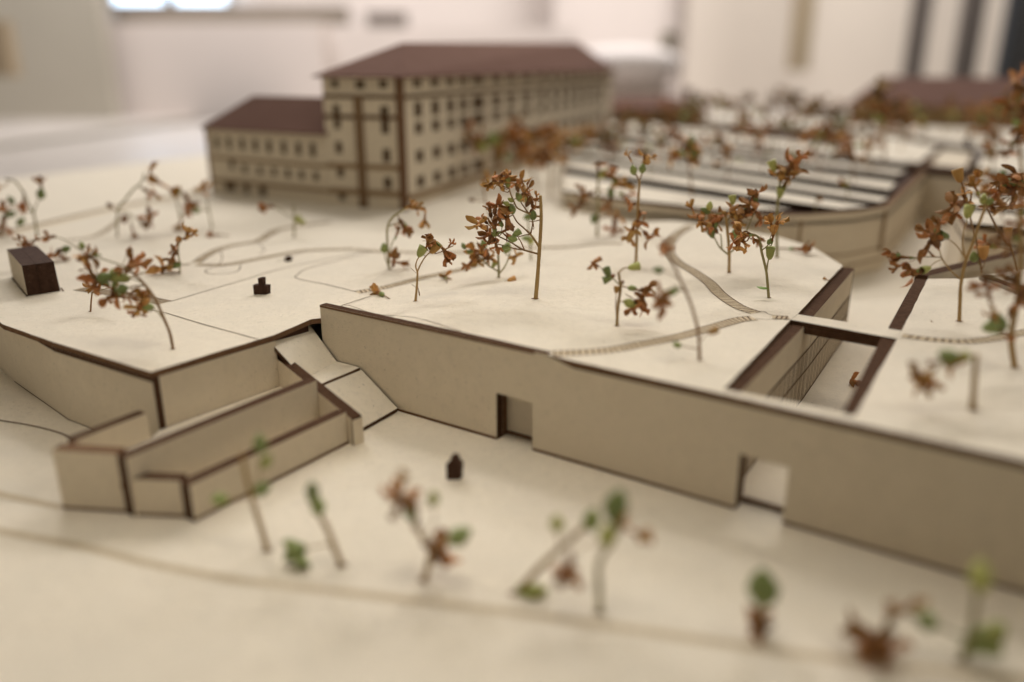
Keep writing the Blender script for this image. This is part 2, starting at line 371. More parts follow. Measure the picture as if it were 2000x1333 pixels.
# ---------------------------------------------------------------- ramp between planter and retaining wall
rp = empty('ramp', P(740, 830, G), 'cream card ramp in two flights with a landing down to the lower ground', 'ramp')
fe = S1 + sd * .012
slab('stringer', [V(S0, G), V(fe, G), V(fe, z_lo), V(S0, z_hi)], sn * ST_T, (FACE, BURN), rp)
slab('end_panel', [V(fe, G) + sd * .0008, V(fe, G) + sd * .0008 + sn * ST_T, V(fe, z_lo - .004) + sd * .0008 + sn * ST_T, V(fe, z_lo - .004) + sd * .0008], sd * .004, (FACE, BURN), rp)
f0, f1 = S0 + sn * (ST_T + .001), S1 + sn * (ST_T + .001)
def onS(x, y): return ON(x, y, f0, f1)
w0, w1 = WS(0, 0, -.007), WS(1, 0, -.007)
def onR(x, y): return ON(x, y, w0, w1)
eA = RR - n0 * .012 + nn0 * .012; eA.z = h(RR) - SH - .004; eB = onR(603.6, 637); eB.z = -.0535; eB = eB + nn0 * .012
k1, k2 = onR(657.5, 709.6), onS(594, 737)
k1.z = k2.z = (k1.z + k2.z) / 2
j1, j2 = onR(703, 723), onS(622, 759); j1.z = j2.z = k1.z
bislab('ramp_panel', eA, eB, k1, k2, (0, 0, -.014), (CREAM, BURN), rp)
slab('landing', [k2, k1 , j1, j2], (0, 0, -.014), (CREAM, EDGE), rp, .0006, .03)
m1, m2 = onR(706, 726), onS(624, 761); m1.z = m2.z = j1.z - .006
e1, e2 = V(onR(776, 799), G + .012), V(P(697, 850, G), G + .012)
bislab('ramp_panel', m2, m1, e1, e2, (0, 0, -.011), (CREAM, BURN), rp)
# ---------------------------------------------------------------- sunken courtyard: side walls, bridge
def facing_wall(name, outer, inner, zt, label, lines=False, rimdust=BURN, zb=G):
    """an upright board whose cut top shows between its OUTER and INNER edge"""
    o0, o1, i0, i1 = [V(q, 0) for q in (*outer, *inner)]
    w = empty(name, V(i0, zb), label, 'wall')
    vs = [V(i0, zb), V(i1, zb), V(o1, zb), V(o0, zb), V(i0, zt), V(i1, zt), V(o1, zt), V(o0, zt)]
    fs = [[0, 1, 5, 4], [2, 3, 7, 6], [4, 5, 6, 7], [0, 4, 7, 3], [1, 2, 6, 5], [3, 2, 1, 0]]
    link('wall_panel', fixn(mesh('wall_panel', vs, fs, (FACE, rimdust), [0, 0, 1, 1, 0, 0])), w)
    if lines:
        mb = MB(); d = (i1 - i0); nrm = Vector((d.y, -d.x, 0)).normalized() * .0015; L = d.length
        if nrm.dot(i0 - o0) < 0: nrm = -nrm
        def bar(s0, s1, za, zbb):
            p = i0 + d * (s0 / L) + nrm; q = i0 + d * (s1 / L) + nrm
            mb.quad(V(p, za), V(q, za), V(q, zbb), V(p, zbb))
        lv = (zt - (zt - zb) * .36, zt - (zt - zb) * .62, zb + .006)
        for z in lv: bar(0, L, z - .0028, z + .0028)
        k = 0; s = .01
        while s < L:
            bar(s, s + .0052, lv[2], lv[0]); s += .030 if k % 2 else .020; k += 1
        mb.build('engraved_glazing', INK, w, fix=False)['kind'] = 'stuff'
    return w
zt = -.012
ilA, ilB = P(1446, 767, zt), P(1589, 618, zt)
facing_wall('courtyard_wall', (T0 + WN * -.0, T2), (ilA, ilB), zt, 'courtyard wall with engraved glazing bars, running under the little footbridge', True)
facing_wall('courtyard_wall', (T2 + (T3 - T2) * .01, T3), (P(1589.5, 617.5, zt), P(1667, 527.5, zt)), zt, 'courtyard wall past the footbridge with two engraved lines on its face', True)
facing_wall('courtyard_wall', (P(1671, 813.4), R1 + (R1 - R0) * -.002), (P(1646, 809, zt), P(1722, 663, zt)), zt + .008, 'dusty brown topped courtyard wall on the near side of the footbridge, opposite the glazing')
facing_wall('courtyard_wall', (R2, R3), (P(1735, 644, zt), P(1787, 549, zt)), zt + .008, 'dusty brown topped courtyard wall beyond the footbridge under the red brown tree')
br = empty('footbridge', T1, 'narrow cream card footbridge with dark brown side across the sunken courtyard', 'bridge')
slab('deck', [P(1544.5, 625), P(1752, 662.3), P(1760.5, 646.2), P(1558.5, 614.3)], (0, 0, -SH), (CREAM, BURN), br, .0005, .04)
bq = [P(1573, 630.5), P(1750, 662), P(1757, 649), P(1586, 620)]
slab('under_layer', [V(q, -SH - .0005) for q in bq], (0, 0, -.017), (EDGE, BURN), br)
# back edge board of the park and the low wall behind the right terrace
bw = empty('edge_wall', P(1520, 463), 'card board under the park edge facing the long slatted roof hall', 'wall')
wall('wall_panel', V(T3, 0), V(P(1667, 527.5, zt), 0), G, zt - .001, .03, bw, m=(FACE, BURN))
bk = [T3 + Vector((.0, 0.002, 0)), P(1587, 483), P(1520, 463), P(1430, 447), P(1300, 432), P(1200, 426)]
for a, b in zip(bk, bk[1:]): wall('wall_panel', b, a, G, h(b) - SH - .003, .025, bw, side=-1, m=(FACE, EDGE), z1b=h(a) - SH - .003)
lw = empty('low_wall', P(1812, 541), 'low brown edged card wall slanting away behind the red brown trees', 'wall')
wall('wall_panel', P(1813, 542), P(2110, 470), G, .004, .05, lw, m=(FACE, BURN), side=1)
lw2 = empty('low_wall', P(1950, 548), 'short brown topped card wall end beside the tallest brown flowered trees', 'wall')
wall('wall_panel', P(1912, 542), P(1995, 574), G, .006, .045, lw2, m=(FACE, BURN), side=1)
st = slab('terrace', [V(P(1835, 537), -.03), V(P(2110, 545), -.03), V(P(2110, 495), -.03)], (0, 0, -SH), (CREAM, EDGE)); tag(st, kind='structure')
# ---------------------------------------------------------------- engraved lines and stepped paths on the card
LZ = .0007
def line(pts, w=.0035, z=None, m=INK, soft=False):
    q = [P(x, y, z) for x, y in pts]
    mb = MB(); mb.strip(ribbon_pts(q, 6), w, 0, lambda p: (h(p) if z is None else z) + LZ * (1.7 if m is INK or m is BURN else 1.1)); o = mb.build('path', m); tag(o, kind='structure'); return o
def ladder(pts, w, z=None, step=.0165, tick=.0052, fill=True, m=None):
    """an engraved path: two thin edges and close cross strokes, with a lightly scorched ground between"""
    q = ribbon_pts([P(x, y, z) for x, y in pts], 14)
    zf = lambda k: (lambda p: (h(p) if z is None else z) + LZ * k)
    mb = MB()
    d = [0]
    for a, b in zip(q, q[1:]): d.append(d[-1] + (b - a).length)
    def at(s):
        for i in range(len(d) - 1):
            if d[i + 1] >= s:
                k = (s - d[i]) / max(1e-9, d[i + 1] - d[i]); return q[i].lerp(q[i + 1], k), (q[i + 1] - q[i]).normalized()
        return q[-1], (q[-1] - q[-2]).normalized()
    if fill: mb.strip(q, w, 1, zf(.9))
    for sgn in (-1, 1):
        e = []
        for i, p in enumerate(q):
            t = q[min(i + 1, len(q) - 1)] - q[max(i - 1, 0)]; t.normalize(); e.append(p + Vector((-t.y, t.x, 0)) * w / 2 * sgn)
        mb.strip(e, .0030, 0, zf(1.6))
    s = step
    while s < d[-1]:
        p, t = at(s); t.z = 0; nn = Vector((-t.y, t.x, 0)); sk = t * w * .12
        a, b = p + nn * w / 2 + sk, p - nn * w / 2 - sk
        c4 = [a - t * tick / 2, b - t * tick / 2, b + t * tick / 2, a + t * tick / 2]
        for c in c4: c.z = zf(1.6)(c)
        mb.quad(*c4, 0); s += step * random.uniform(.9, 1.1)
    o = mb.build('path', m or [INK, TAN]); tag(o, kind='structure'); return o
ladder([(1476, 612), (1441, 599), (1406, 575), (1385, 553), (1356, 532), (1321, 511), (1305, 487), (1318, 462), (1350, 441)], .042)
ladder([(1473, 622), (1441, 626), (1388, 641), (1335, 656), (1300, 664), (1249, 674), (1179, 686), (1080, 692)], .040)
ladder([(1508, 620), (1541, 622)], .034, step=.013)
ladder([(1762, 656), (1794, 661), (1829, 665), (1882, 668), (1935, 663), (2000, 650), (2060, 636)], .034, step=.02)
ladder([(697, 572), (756, 561), (826, 543), (907, 526), (950, 512)], .036)
ladder([(690, 488), (770, 493), (900, 494), (1059, 484), (1214, 477)], .034, step=.02)
ladder([(383, 518), (438, 518), (475, 512), (507, 506), (553, 497), (599, 490), (689, 487)], .036)
ladder([(383, 514), (403, 500), (429, 487), (461, 479), (502, 472), (530, 456), (553, 447), (645, 434)], .038)
ladder([(155, 564), (210, 572), (262, 580), (322, 592)], .05, step=.011)
ladder([(240, 548), (300, 528), (372, 516)], .02, step=.02)
ladder([(130, 470), (185, 462), (222, 440), (236, 425)], .028, step=.02)
line([(-45, 468), (0, 459), (210, 411), (405, 374)], .085, m=TAN, soft=True)
line([(-45, 465), (0, 456), (210, 408), (405, 371)], .03, m=INK, soft=True)
for w, pts in ((.0035, [(470, 518), (465, 530), (443, 535), (415, 536), (401, 532), (410, 525), (440, 519)]), (.0035, [(332, 590), (420, 564), (507, 538), (553, 525), (633, 508), (720, 490)]),
               (.0035, [(737, 490), (611, 522), (583, 536), (581, 545), (634, 556), (696, 571)]), (.0035, [(725, 579), (666, 598)]), (.004, [(666, 599), (760, 621), (826, 637), (1003, 675), (1075, 690)]),
               (.0025, [(672, 597), (690, 600), (760, 617), (900, 648)]), (.003, [(324, 612), (400, 635), (505, 664)]), (.0025, [(262, 600), (324, 612)]), (.003, [(155, 527), (190, 547), (215, 560)]),
               (.003, [(600, 490), (560, 505), (540, 512)]), (.003, [(430, 487), (434, 505), (428, 517)]), (.003, [(502, 472), (516, 488), (505, 498)]), (.0025, [(1476, 612), (1490, 609), (1500, 614), (1508, 617)]), (.0025, [(1473, 623), (1500, 625), (1541, 624)])):
    line(pts, w)
line([(23, 543), (54, 580)], .006, m=BURN, soft=True); line([(119, 563), (124, 570)], .005, soft=True)
ladder([(-60, 1022), (0, 1038), (150, 1066), (300, 1103), (450, 1131), (600, 1149), (1000, 1197), (1300, 1240), (1650, 1290), (2060, 1335)], .017, z=G, step=.02, m=[SOFT, TAN])
ladder([(-60, 945), (0, 966), (60, 979), (122, 992)], .016, z=G, step=.02, m=[SOFT, TAN])
line([(-40, 814), (0, 822), (60, 832), (112, 845), (138, 856)], .006, z=G, m=INK)
# ---------------------------------------------------------------- buildings of the card model
def hip_roof(name, corners, ridge, thick, parent, m=None):
    """corners: four eave corners in order; ridge: its two ends; a folded card roof with a real underside"""
    c = [Vector(p) for p in corners]; r = [Vector(p) for p in ridge]; dn = Vector((0, 0, -thick))
    vs = c + r + [p + dn for p in c]
    fs = [[0, 1, 5, 4], [1, 2, 5], [2, 3, 4, 5], [3, 0, 4], [9, 8, 7, 6], [0, 6, 7, 1], [1, 7, 8, 2], [2, 8, 9, 3], [3, 9, 6, 0]]
    return link(name, fixn(mesh(name, vs, fs, [m or ROOF])), parent)
def bar_on(name, O, ud, nd, u0, u1, z0, z1, proud, m, parent):
    mb = MB(); o = V(O, 0) + ud * u0 + nd * .0005; o.z = z0
    boxmesh(mb, o, ud * (u1 - u0), -nd * -proud, Vector((0, 0, z1 - z0))); return mb.build(name, m, parent, fix=True)
A = P(793, 412); BD = Vector((.3446, .9388, 0)); BE = Vector((-.9388, .3446, 0))
zE = HZ(A, 150); zB = A.z + .001
lb = (ON(628, 150, A, A + BE) - A).dot(BE); ld = (ON(1194, 200, A, A + BD) - A).dot(BD)
mbld = empty('tall_building', A, 'tall cream card building with rows of engraved windows and purple brown hip roof', 'building')
def udz(x, y, d): p = ON(x, y, A, A + d); return (p - A).dot(d), p.z
holes = []
rows = [(155, 171), (199, 229), (239, 262), (294, 318), (345, 368)]
xs = [(816, 7.5), (850, 7.5), (879.5, 7), (904.5, 7), (934, 12), (969.7, 8), (998, 7.5), (1028, 7.5), (1056, 6.5), (1078, 5.5), (1097, 5), (1114, 4.6), (1129, 4.2), (1143, 3.9), (1156, 3.6), (1168, 3.4), (1178, 3.1)]
for x, w in xs:
    u0, u1 = udz(x - w, 200, BD)[0], udz(x + w, 200, BD)[0]
    for a, b in rows: holes.append((u0, u1, udz(816, b, BD)[1], udz(816, a, BD)[1]))
facade('facade', A, BD, ld, zB, zE, holes, .02, mbld)
holes = []
for x, w, rr in ((656, 6.5, [(156, 172), (204, 224), (229, 252), (277, 300), (324, 346), (372, 391)]), (750, 8, [(157, 173), (207, 228), (233, 262), (291, 317), (346, 369)])):
    u0, u1 = sorted((udz(x - w, 200, BE)[0], udz(x + w, 200, BE)[0]))
    for a, b in rr: holes.append((lb - u1, lb - u0, udz(x, b, BE)[1], udz(x, a, BE)[1]))
u0, u1 = sorted((udz(694, 165, BE)[0], udz(712, 165, BE)[0])); holes.append((lb - u1, lb - u0, udz(702, 174, BE)[1], udz(702, 157, BE)[1]))
Bc = A + BE * lb
facade('facade', Bc + BE * -.0, -BE, lb - .0005, zB, zE - .001, [(a, b, c, d) for a, b, c, d in holes], .02, mbld)
ND = Vector((.9388, -.3446, 0)); NE = Vector((-.3446, -.9388, 0))        # seen sides of the long and the short facade
zc = [udz(785, y, BD)[1] for y in (187, 194)]
def course(d, n, L, za, zb, nm='string_course', m=COURSE, pr=.004): bar_on(nm, A, d, n, .0, L, za, zb, pr, m, mbld)
course(BD, ND, ld, zc[1], zc[0], m=INK); course(BE, NE, lb, zc[1], zc[0], m=INK)
q = [udz(740, y, BE)[1] for y in (226, 234, 322, 333, 372, 384)]
course(BE, NE, lb, q[1], q[0], m=INK, pr=.0035); course(BE, NE, lb, q[3], q[2], pr=.0035); course(BE, NE, lb, q[5], q[4], pr=.0035)
q = [udz(816, y, BD)[1] for y in (376, 388)]; course(BD, ND, ld, q[1], q[0], pr=.0035)
u0, u1 = udz(711, 250, BE)[0], udz(694, 250, BE)[0]
bar_on('brick_pilaster', A, BE, NE, u0, u1, zB, zc[0], .006, PIL, mbld)
mbp = MB(); zz = zB + .02
while zz < zc[0] - .02:                                            # brick courses of the pilaster
    p = V(A + BE * u0 + NE * .0075, zz); mbp.quad(p, p + BE * (u1 - u0), p + BE * (u1 - u0) + Vector((0, 0, .006)), p + Vector((0, 0, .006))); zz += .018
mbp.build('brick_courses', COURSE, mbld)['kind'] = 'stuff'
mb = MB(); boxmesh(mb, V(A + ND * .006 + NE * .006, zB), BE * .038, BD * .03, Vector((0, 0, zE - zB - .002))); mb.build('corner_strip', EDGE, mbld, fix=True)
wall('rear_wall', Bc + BD * .021, Bc + BD * ld, zB, zE - .002, .02, mbld, side=-1)
wall('end_wall', A + BD * ld, Bc + BD * ld, zB, zE - .002, .02, mbld, side=-1)
ov = .035
cs = [A - BD * ov - BE * ov, A + BD * (ld + ov) - BE * ov, Bc + BD * (ld + ov) + BE * ov, Bc - BD * ov + BE * ov]
zr = AT(790, 84, (A + BE * lb * .5 + BD * .5).y).z
u_r = None
for k in range(200):                                               # ridge ends where the photograph shows them
    t = k * .01; p = A + BE * lb * .5 + BD * t; dep = p.y * CT + (CH - zr) * ST
    if CX + F * p.x / dep >= 784: u_r = t; break
u_r2 = ld
for k in range(600):
    t = k * .01; p = A + BE * lb * .5 + BD * t; dep = p.y * CT + (CH - zr) * ST
    if CX + F * p.x / dep >= 1128: u_r2 = t; break
hip_roof('roof', [V(p, zE + .002) for p in cs], [V(A + BE * lb * .5 + BD * u_r, zr), V(A + BE * lb * .5 + BD * u_r2, AT(1128, 83, (A + BE * lb * .5 + BD * u_r2).y).z)], .008, mbld)
tt = u_r
for k in range(600):
    p = A + BE * (lb * .5 + .1) + BD * (k * .01); dep = p.y * CT + (CH - zr) * ST
    if CX + F * p.x / dep >= 962: tt = k * .01; break
mb = MB(); p = A + BE * (lb * .5 + .12) + BD * tt; boxmesh(mb, V(p, zr - .09), BE * .12, BD * .22, Vector((0, 0, .115)))
boxmesh(mb, V(p - BE * .012 - BD * .012, zr + .0255), BE * .144, BD * .244, Vector((0, 0, .012))); mb.build('chimney', ROOF, mbld, fix=True)
# the lower wing
wa, wb = P(415, 377), P(650, 402.6); wd = (wb - wa).normalized(); wn = Vector((-wd.y, wd.x, 0)); wL = (wb - wa).length
wz = (HZ(wa, 246) + HZ(P(630, 400), 266)) / 2; wing = empty('wing_building', wa, 'lower cream card wing with purple brown roof joined to the tall building', 'building')
def wuz(x, y): p = ON(x, y, wa, wb); return (p - wa).dot(wd), p.z
hl = []
for x, y0, y1 in ((423, 267, 291), (447, 268, 292), (473, 270, 294), (498.5, 272, 296), (525.5, 274, 299), (554, 276, 301), (583, 278, 304), (611, 280, 307),
                  (453, 309, 330), (478, 322, 338), (508, 326, 341), (535, 328, 343), (562.5, 331, 347), (589, 334, 350), (617, 337, 353)):
    u, z = wuz(x, (y0 + y1) / 2); hz = (wuz(x, y0)[1] - wuz(x, y1)[1]) / 2; hw = .020; hl.append((u - hw, u + hw, z - hz, z + hz))
for x, w, y0, y1 in ((450, .045, 353, 373), (481, .024, 356, 379), (513, .027, 358, 384)):
    u, z = wuz(x, (y0 + y1) / 2); hz = (wuz(x, y0)[1] - wuz(x, y1)[1]) / 2; hl.append((u - w, u + w, z - hz, z + hz))
okh = []
for hh in hl:                                                      # holes that would touch are kept apart
    if all(hh[1] < o[0] - .002 or hh[0] > o[1] + .002 or hh[3] < o[2] - .002 or hh[2] > o[3] + .002 for o in okh): okh.append(hh)
facade('facade', wa, wd, wL, wa.z + .001, wz, okh, .018, wing)
wdep = .42
wall('end_wall', wa + wn * .019, wa + wn * wdep, wa.z + .001, wz - .001, .018, wing, side=-1, m=(FACE, BURN))
wall('rear_wall', wa + wn * wdep, wb + wn * wdep, wa.z + .001, wz - .001, .018, wing, side=-1)
for za, zb2 in ((wuz(560, 316), wuz(560, 322)), (wuz(560, 362), wuz(560, 369))):
    mb = MB(); boxmesh(mb, V(wa, zb2[1]) - wn * .0035, wd * wL, wn * .003, Vector((0, 0, za[1] - zb2[1]))); mb.build('string_course', COURSE, wing, fix=True)
mb = MB(); boxmesh(mb, V(wa - wn * .004 - wd * .004, wa.z + .001), wd * .014, wn * .03, Vector((0, 0, wz - wa.z - .003))); mb.build('corner_strip', EDGE, wing, fix=True)
wr = wa + wn * wdep * .5; rz = AT(495, 187, (wr + wd * .2).y).z; o2 = .02
rs0 = None
for k in range(200):
    p = wr + wd * (k * .01); dep = p.y * CT + (CH - rz) * ST
    if CX + F * p.x / dep >= 492: rs0 = k * .01; break
hip_roof('roof', [V(wa - wn * o2 - wd * o2, wz + .002), V(wb - wn * o2, wz + .002), V(wb + wn * (wdep + o2), wz + .002), V(wa + wn * (wdep + o2) - wd * o2, wz + .002)],
         [V(wr + wd * (rs0 or .2), rz), V(wr + wd * wL, rz)], .007, wing)
# the long halls with slatted roofs
def hall(nm, label, plan, strips, zr_, drop=.045, glz=True):
    pts = [P(x, y, zr_) for x, y in plan]
    hb = empty(nm, V(pts[0], G), label, 'building')
    n = len(pts); ar = sum(a.cross(b).z for a, b in zip(pts, pts[1:] + pts[:1]))
    for i, (a, b) in enumerate(zip(pts, pts[1:] + pts[:1])):
        wall('wall_panel', a, b, G + .001, zr_ - drop * .3, .03, hb, side=1 if ar > 0 else -1, m=(FACE, EDGE))
        if glz and i < glz:
            d = b - a; nr = Vector((d.y, -d.x, 0)).normalized() * (.003 if ar > 0 else -.003)
            mbg = MB()
            for f0 in (.17, .34):
                z = zr_ - (zr_ - G) * (1 - f0); mbg.quad(V(a + nr, z), V(b + nr, z), V(b + nr, z + .007), V(a + nr, z + .007))
            mbg.build('engraved_band', COURSE, hb)
    slab('roof_base', [V(p, zr_ - drop) for p in pts], (0, 0, -.02), (DARK, BURN), hb)
    for sp in strips: slab('roof_strip', [P(x, y, zr_) for x, y in sp], (0, 0, -.02), (CREAM, BURN), hb)
    return hb
lines_ = [((1100, 333), (1650, 418)), ((1100, 304), (1734, 403)), ((1100, 284), (1752, 380)), ((1100, 266), (1766, 350)), ((1100, 248), (1787, 327)), ((1250, 236), (1800, 300))]
strips = []
strips.append([(1100, 341), (1250, 364), (1400, 387), (1545, 409), (1400, 409), (1250, 392), (1100, 372)])
for (l0, l1), (u0_, u1_) in zip(lines_, lines_[1:]):
    strips.append([(l0[0], l0[1] - 6), (l1[0] - 16, l1[1] - 9), (u1_[0] - 16, u1_[1] + 7), (u0_[0], u0_[1] + 5)])
strips[1] = [(1100, 326), (1640, 408), (1698, 403), (1100, 310)]
hall('long_hall', 'long card hall with cream slatted roof and a rounded front corner behind the park', [(1100, 374), (1250, 395), (1400, 412), (1500, 416), (1580, 414), (1670, 409), (1737, 398), (1808, 332), (1830, 300), (1700, 262), (1250, 230), (1100, 245)], strips, .054, glz=7)
mb = MB(); 
for x, y in ((1566, 418), (1732, 400)):
    p = P(x, y, .054); q0 = p - Vector((0, .002, 0)); boxmesh(mb, V(q0, G + .1) - Vector((.006, .004, 0)), Vector((.012, 0, 0)), Vector((0, .006, 0)), Vector((0, 0, .2)))
jo = mb.build('panel_joint', COURSE, [o for o in bpy.data.objects if o.name.startswith('long_hall')][0], fix=True); jo['kind'] = 'stuff'
hall('far_hall', 'second slatted roof card hall past the alley, behind the red brown trees', [(1886, 442), (1861, 404), (1893, 340), (2150, 362), (2150, 476)],
     [[(1906, 346), (2140, 362), (2140, 372), (1897, 352)], [(1895, 360), (2140, 381), (2140, 398), (1885, 374)], [(1882, 382), (2140, 404), (2140, 422), (1872, 400)], [(1872, 410), (2140, 430), (2140, 466), (1888, 434)]], .054, glz=0)
ab = empty('alley_beam', P(1773, 329, .054), 'dark brown beam bridging the alley between the two slatted halls', 'beam')
slab('beam_panel', [P(1770, 325, .056), P(1895, 337, .056), P(1899, 330, .056), P(1780, 318, .056)], (0, 0, -.045), (BURN, BURN), ab)
cb = empty('alley_wall', P(1810, 333, G), 'grey brown card wall closing the alley between the two slatted halls', 'wall')
wall('wall_panel', P(1809, 331, .05), P(1893, 339, .05), G, .010, .03, cb, side=1)
rr_ = empty('rear_hall', P(1840, 297, .04), 'low cream card hall with a sunken grey roof court behind the dark beam', 'building')
slab('roof_court', [P(1800, 322, .03), P(1893, 332, .03), P(1908, 300, .03), P(1836, 292, .03)], (0, 0, -.02), (FACE, BURN), rr_)
slab('roof_panel', [P(1600, 292, .05), P(1795, 318, .05), P(1838, 288, .05), P(1700, 262, .05)], (0, 0, -.02), (CREAM, BURN), rr_)
slab('roof_panel', [P(1908, 330, .05), P(2150, 352, .05), P(2150, 318, .05), P(1926, 296, .05)], (0, 0, -.02), (CREAM, BURN), rr_)
slab('roof_panel', [P(1700, 256, .05), P(1895, 288, .05), P(2150, 314, .05), P(2150, 268, .05), P(1900, 250, .05), P(1700, 243, .05)], (0, 0, -.02), (CREAM, BURN), rr_)
slab('roof_panel', [P(1300, 228, .05), P(1690, 256, .05), P(1690, 243, .05), P(1450, 222, .05)], (0, 0, -.02), (CREAM, BURN), rr_)
for p0, p1 in (((1893, 332), (1908, 298)), ((1836, 290), (1798, 320)), ((1740, 268), (2150, 320))):
    wall('parapet', P(*p0, .035), P(*p1, .035), .0, .058, .02, rr_, m=(BURN, BURN))
def house(nm, label, l, r, zb, eave_y, ridge_y, depth, lx, cols, win=True, wm=FACE, over=.05):
    a, b = P(*l, zb), P(*r, zb); d = (b - a).normalized(); n = Vector((-d.y, d.x, 0)); L = (b - a).length
    hz_ = HZ(a, eave_y); e = empty(nm, a, label, 'building')
    hs = []
    if win:
        for i in range(cols):
            for j in range(2):
                u = L * (i + .5) / cols; hs.append((u - L / cols * .2, u + L / cols * .2, zb + (hz_ - zb) * (.16 + .44 * j), zb + (hz_ - zb) * (.40 + .44 * j)))
    facade('facade', a, d, L, zb, hz_, hs, .03, e, m=(wm, EDGE))
    wall('end_wall', a + n * .031, a + n * depth, zb, hz_, .03, e, side=-1, m=(wm, EDGE)); wall('end_wall', b + n * .031, b + n * depth, zb, hz_, .03, e, side=1, m=(wm, EDGE)); wall('rear_wall', a + n * depth, b + n * depth, zb, hz_, .03, e, side=-1, m=(wm, EDGE))
    mid = a + n * depth * .5; rz_ = AT(lx, ridge_y, mid.y).z
    o_ = over
    hip_roof('roof', [V(a - n * o_ - d * o_, hz_ + .003), V(b - n * o_ + d * o_, hz_ + .003), V(b + n * (depth + o_) + d * o_, hz_ + .003), V(a + n * (depth + o_) - d * o_, hz_ + .003)],
             [V(mid + d * min(.25, L * .2), rz_), V(mid + d * (L - min(.25, L * .2)), rz_)], .015, e)
    return e
hb1 = house('far_house', 'long brown roofed card building behind the blurred trees, beyond the slatted halls', (1655, 246), (2160, 262), .03, 206, 150, 1.2, 1700, 14, wm=COURSE)
hb2 = house('far_house', 'small pinkish brown roofed card house just beside the far end of the tall building', (1222, 246), (1372, 240), .03, 214, 190, .9, 1300, 5, wm=COURSE)
hh_ = P(1337, 225, .1); mb = MB(); boxmesh(mb, V(hh_, .05), Vector((.10, 0, 0)), Vector((0, .10, 0)), Vector((0, 0, .34))); boxmesh(mb, V(hh_, .392) - Vector((.01, .01, 0)), Vector((.12, 0, 0)), Vector((0, .12, 0)), Vector((0, 0, .02))); mb.build('chimney', ROOF, hb2, fix=True)
# small dark box and card figures on the terrace
bx_ = empty('dark_box', P(54, 579), 'small laminated block with white side and dark brown cut faces on the terrace', 'block')
b0, b1, b2_ = P(24, 542), P(54, 579), P(118, 569)
u1_ = (b1 - b0); v1_ = (b2_ - b1)
bz0 = b1.z + .0005; bz1 = HZ(b1, 520)
def lam(k0, k1, m0):
    p = [b1 + v1_ * k0, b1 + v1_ * k1]; q = [b0 + v1_ * k0, b0 + v1_ * k1]
    tin = v1_ * .04 * (1 if k1 > .9 else 0); tz = .0
    vs = [V(p[0], bz0), V(p[1], bz0), V(q[1], bz0), V(q[0], bz0), V(p[0], bz1), V(p[1] - tin, bz1), V(q[1] - tin, bz1), V(q[0], bz1)]
    fs_ = [[0, 1, 5, 4], [4, 5, 6, 7], [3, 0, 4, 7], [1, 2, 6, 5], [2, 3, 7, 6], [3, 2, 1, 0]]
    link('card_layer', fixn(mesh('card_layer', vs, fs_, [DARK, FACE], [0, 0, 1 if m0 else 0, 0, 0, 0])), bx_)
lam(0, .42, True); lam(.428, 1.0, False)
def figure(label, base, pts, th):
    """a little silhouette cut from dark card, standing on its lower edge"""
    b = P(*base[:2], base[2]) if len(base) > 2 else P(*base)
    q = [AT(x, y, b.y) for x, y in pts]; q = [V(p, max(p.z, b.z + .0004)) for p in q]
    o = slab('card_figure', q, (0.006, th, 0), (DARK, DARK)); tag(o, label, 'figure', 'dark card figures standing on the model', 'thing')
figure('dark brown card figure with square body and narrow tab, on the open terrace', (508, 576), [(495.5, 576), (522, 576.5), (522, 558.5), (512.6, 558), (512, 544), (503.5, 544), (504.6, 557.5), (494, 557)], .02)
figure('dark brown card figure standing alone on the lower ground before the long wall', (885, 938, G), [(872, 938), (898, 938), (900, 909), (893, 903), (891, 894), (881, 892), (879, 903), (871, 908)], .02)
figure('tiny dark card figure farther back on the terrace path', (561, 511), [(556, 511), (566, 511), (566, 503), (563.5, 501), (559, 501), (556, 503)], .012)
figure('small dark upright card figure on the far hall roof', (1893, 292, .055), [(1886, 292), (1899, 292), (1899, 276), (1896, 268), (1890, 268), (1886, 276)], .03)
# ---------------------------------------------------------------- the room behind
FLOORM = mat('room_floor', (0.30, 0.27, 0.24), 0.6, (0.26, 0.235, 0.21), 0.4)
PANEL = mat('pale_panel', (0.58, 0.51, 0.43), 0.9, (0.54, 0.47, 0.40), 0.3)
TANP = mat('tan_post', (0.34, 0.27, 0.175), 0.8, (0.30, 0.23, 0.15), 1.0)
DPOST = mat('dark_metal_post', (0.155, 0.13, 0.112), 0.5, (0.12, 0.10, 0.085), 1.0)
BLACKP = mat('black_post', (0.05, 0.052, 0.056), 0.5)
SHELF = mat('grey_brown_bench', (0.19, 0.16, 0.125), 0.8, (0.22, 0.185, 0.15), 0.8)
BOWL = mat('white_cushion', (0.62, 0.565, 0.53), 0.9)
tag(slab('floor', [(-60, -8, -7.5), (60, -8, -7.5), (60, 34, -7.5), (-60, 34, -7.5)], (0, 0, -.2), (FLOORM, FLOORM)), kind='structure')
tag(slab('back_wall', [(-60, 33, -7.5), (60, 33, -7.5), (60, 33, 22), (-60, 33, 22)], (0, .5, 0), (WALLM, WALLM)), kind='structure')
t2z = -.80
e0, e1 = P(-300, 320, t2z), P(620, 199, t2z); ed = (e1 - e0).normalized()
f0_, f1_ = e0 - ed * 6, e0 + ed * 60
t2 = slab('table', [V(f0_, t2z), V(f1_, t2z), V((45, 26), t2z), V((-45, 26), t2z)], (0, 0, -.35), (TABLE, GREY)); tag(t2, kind='structure')
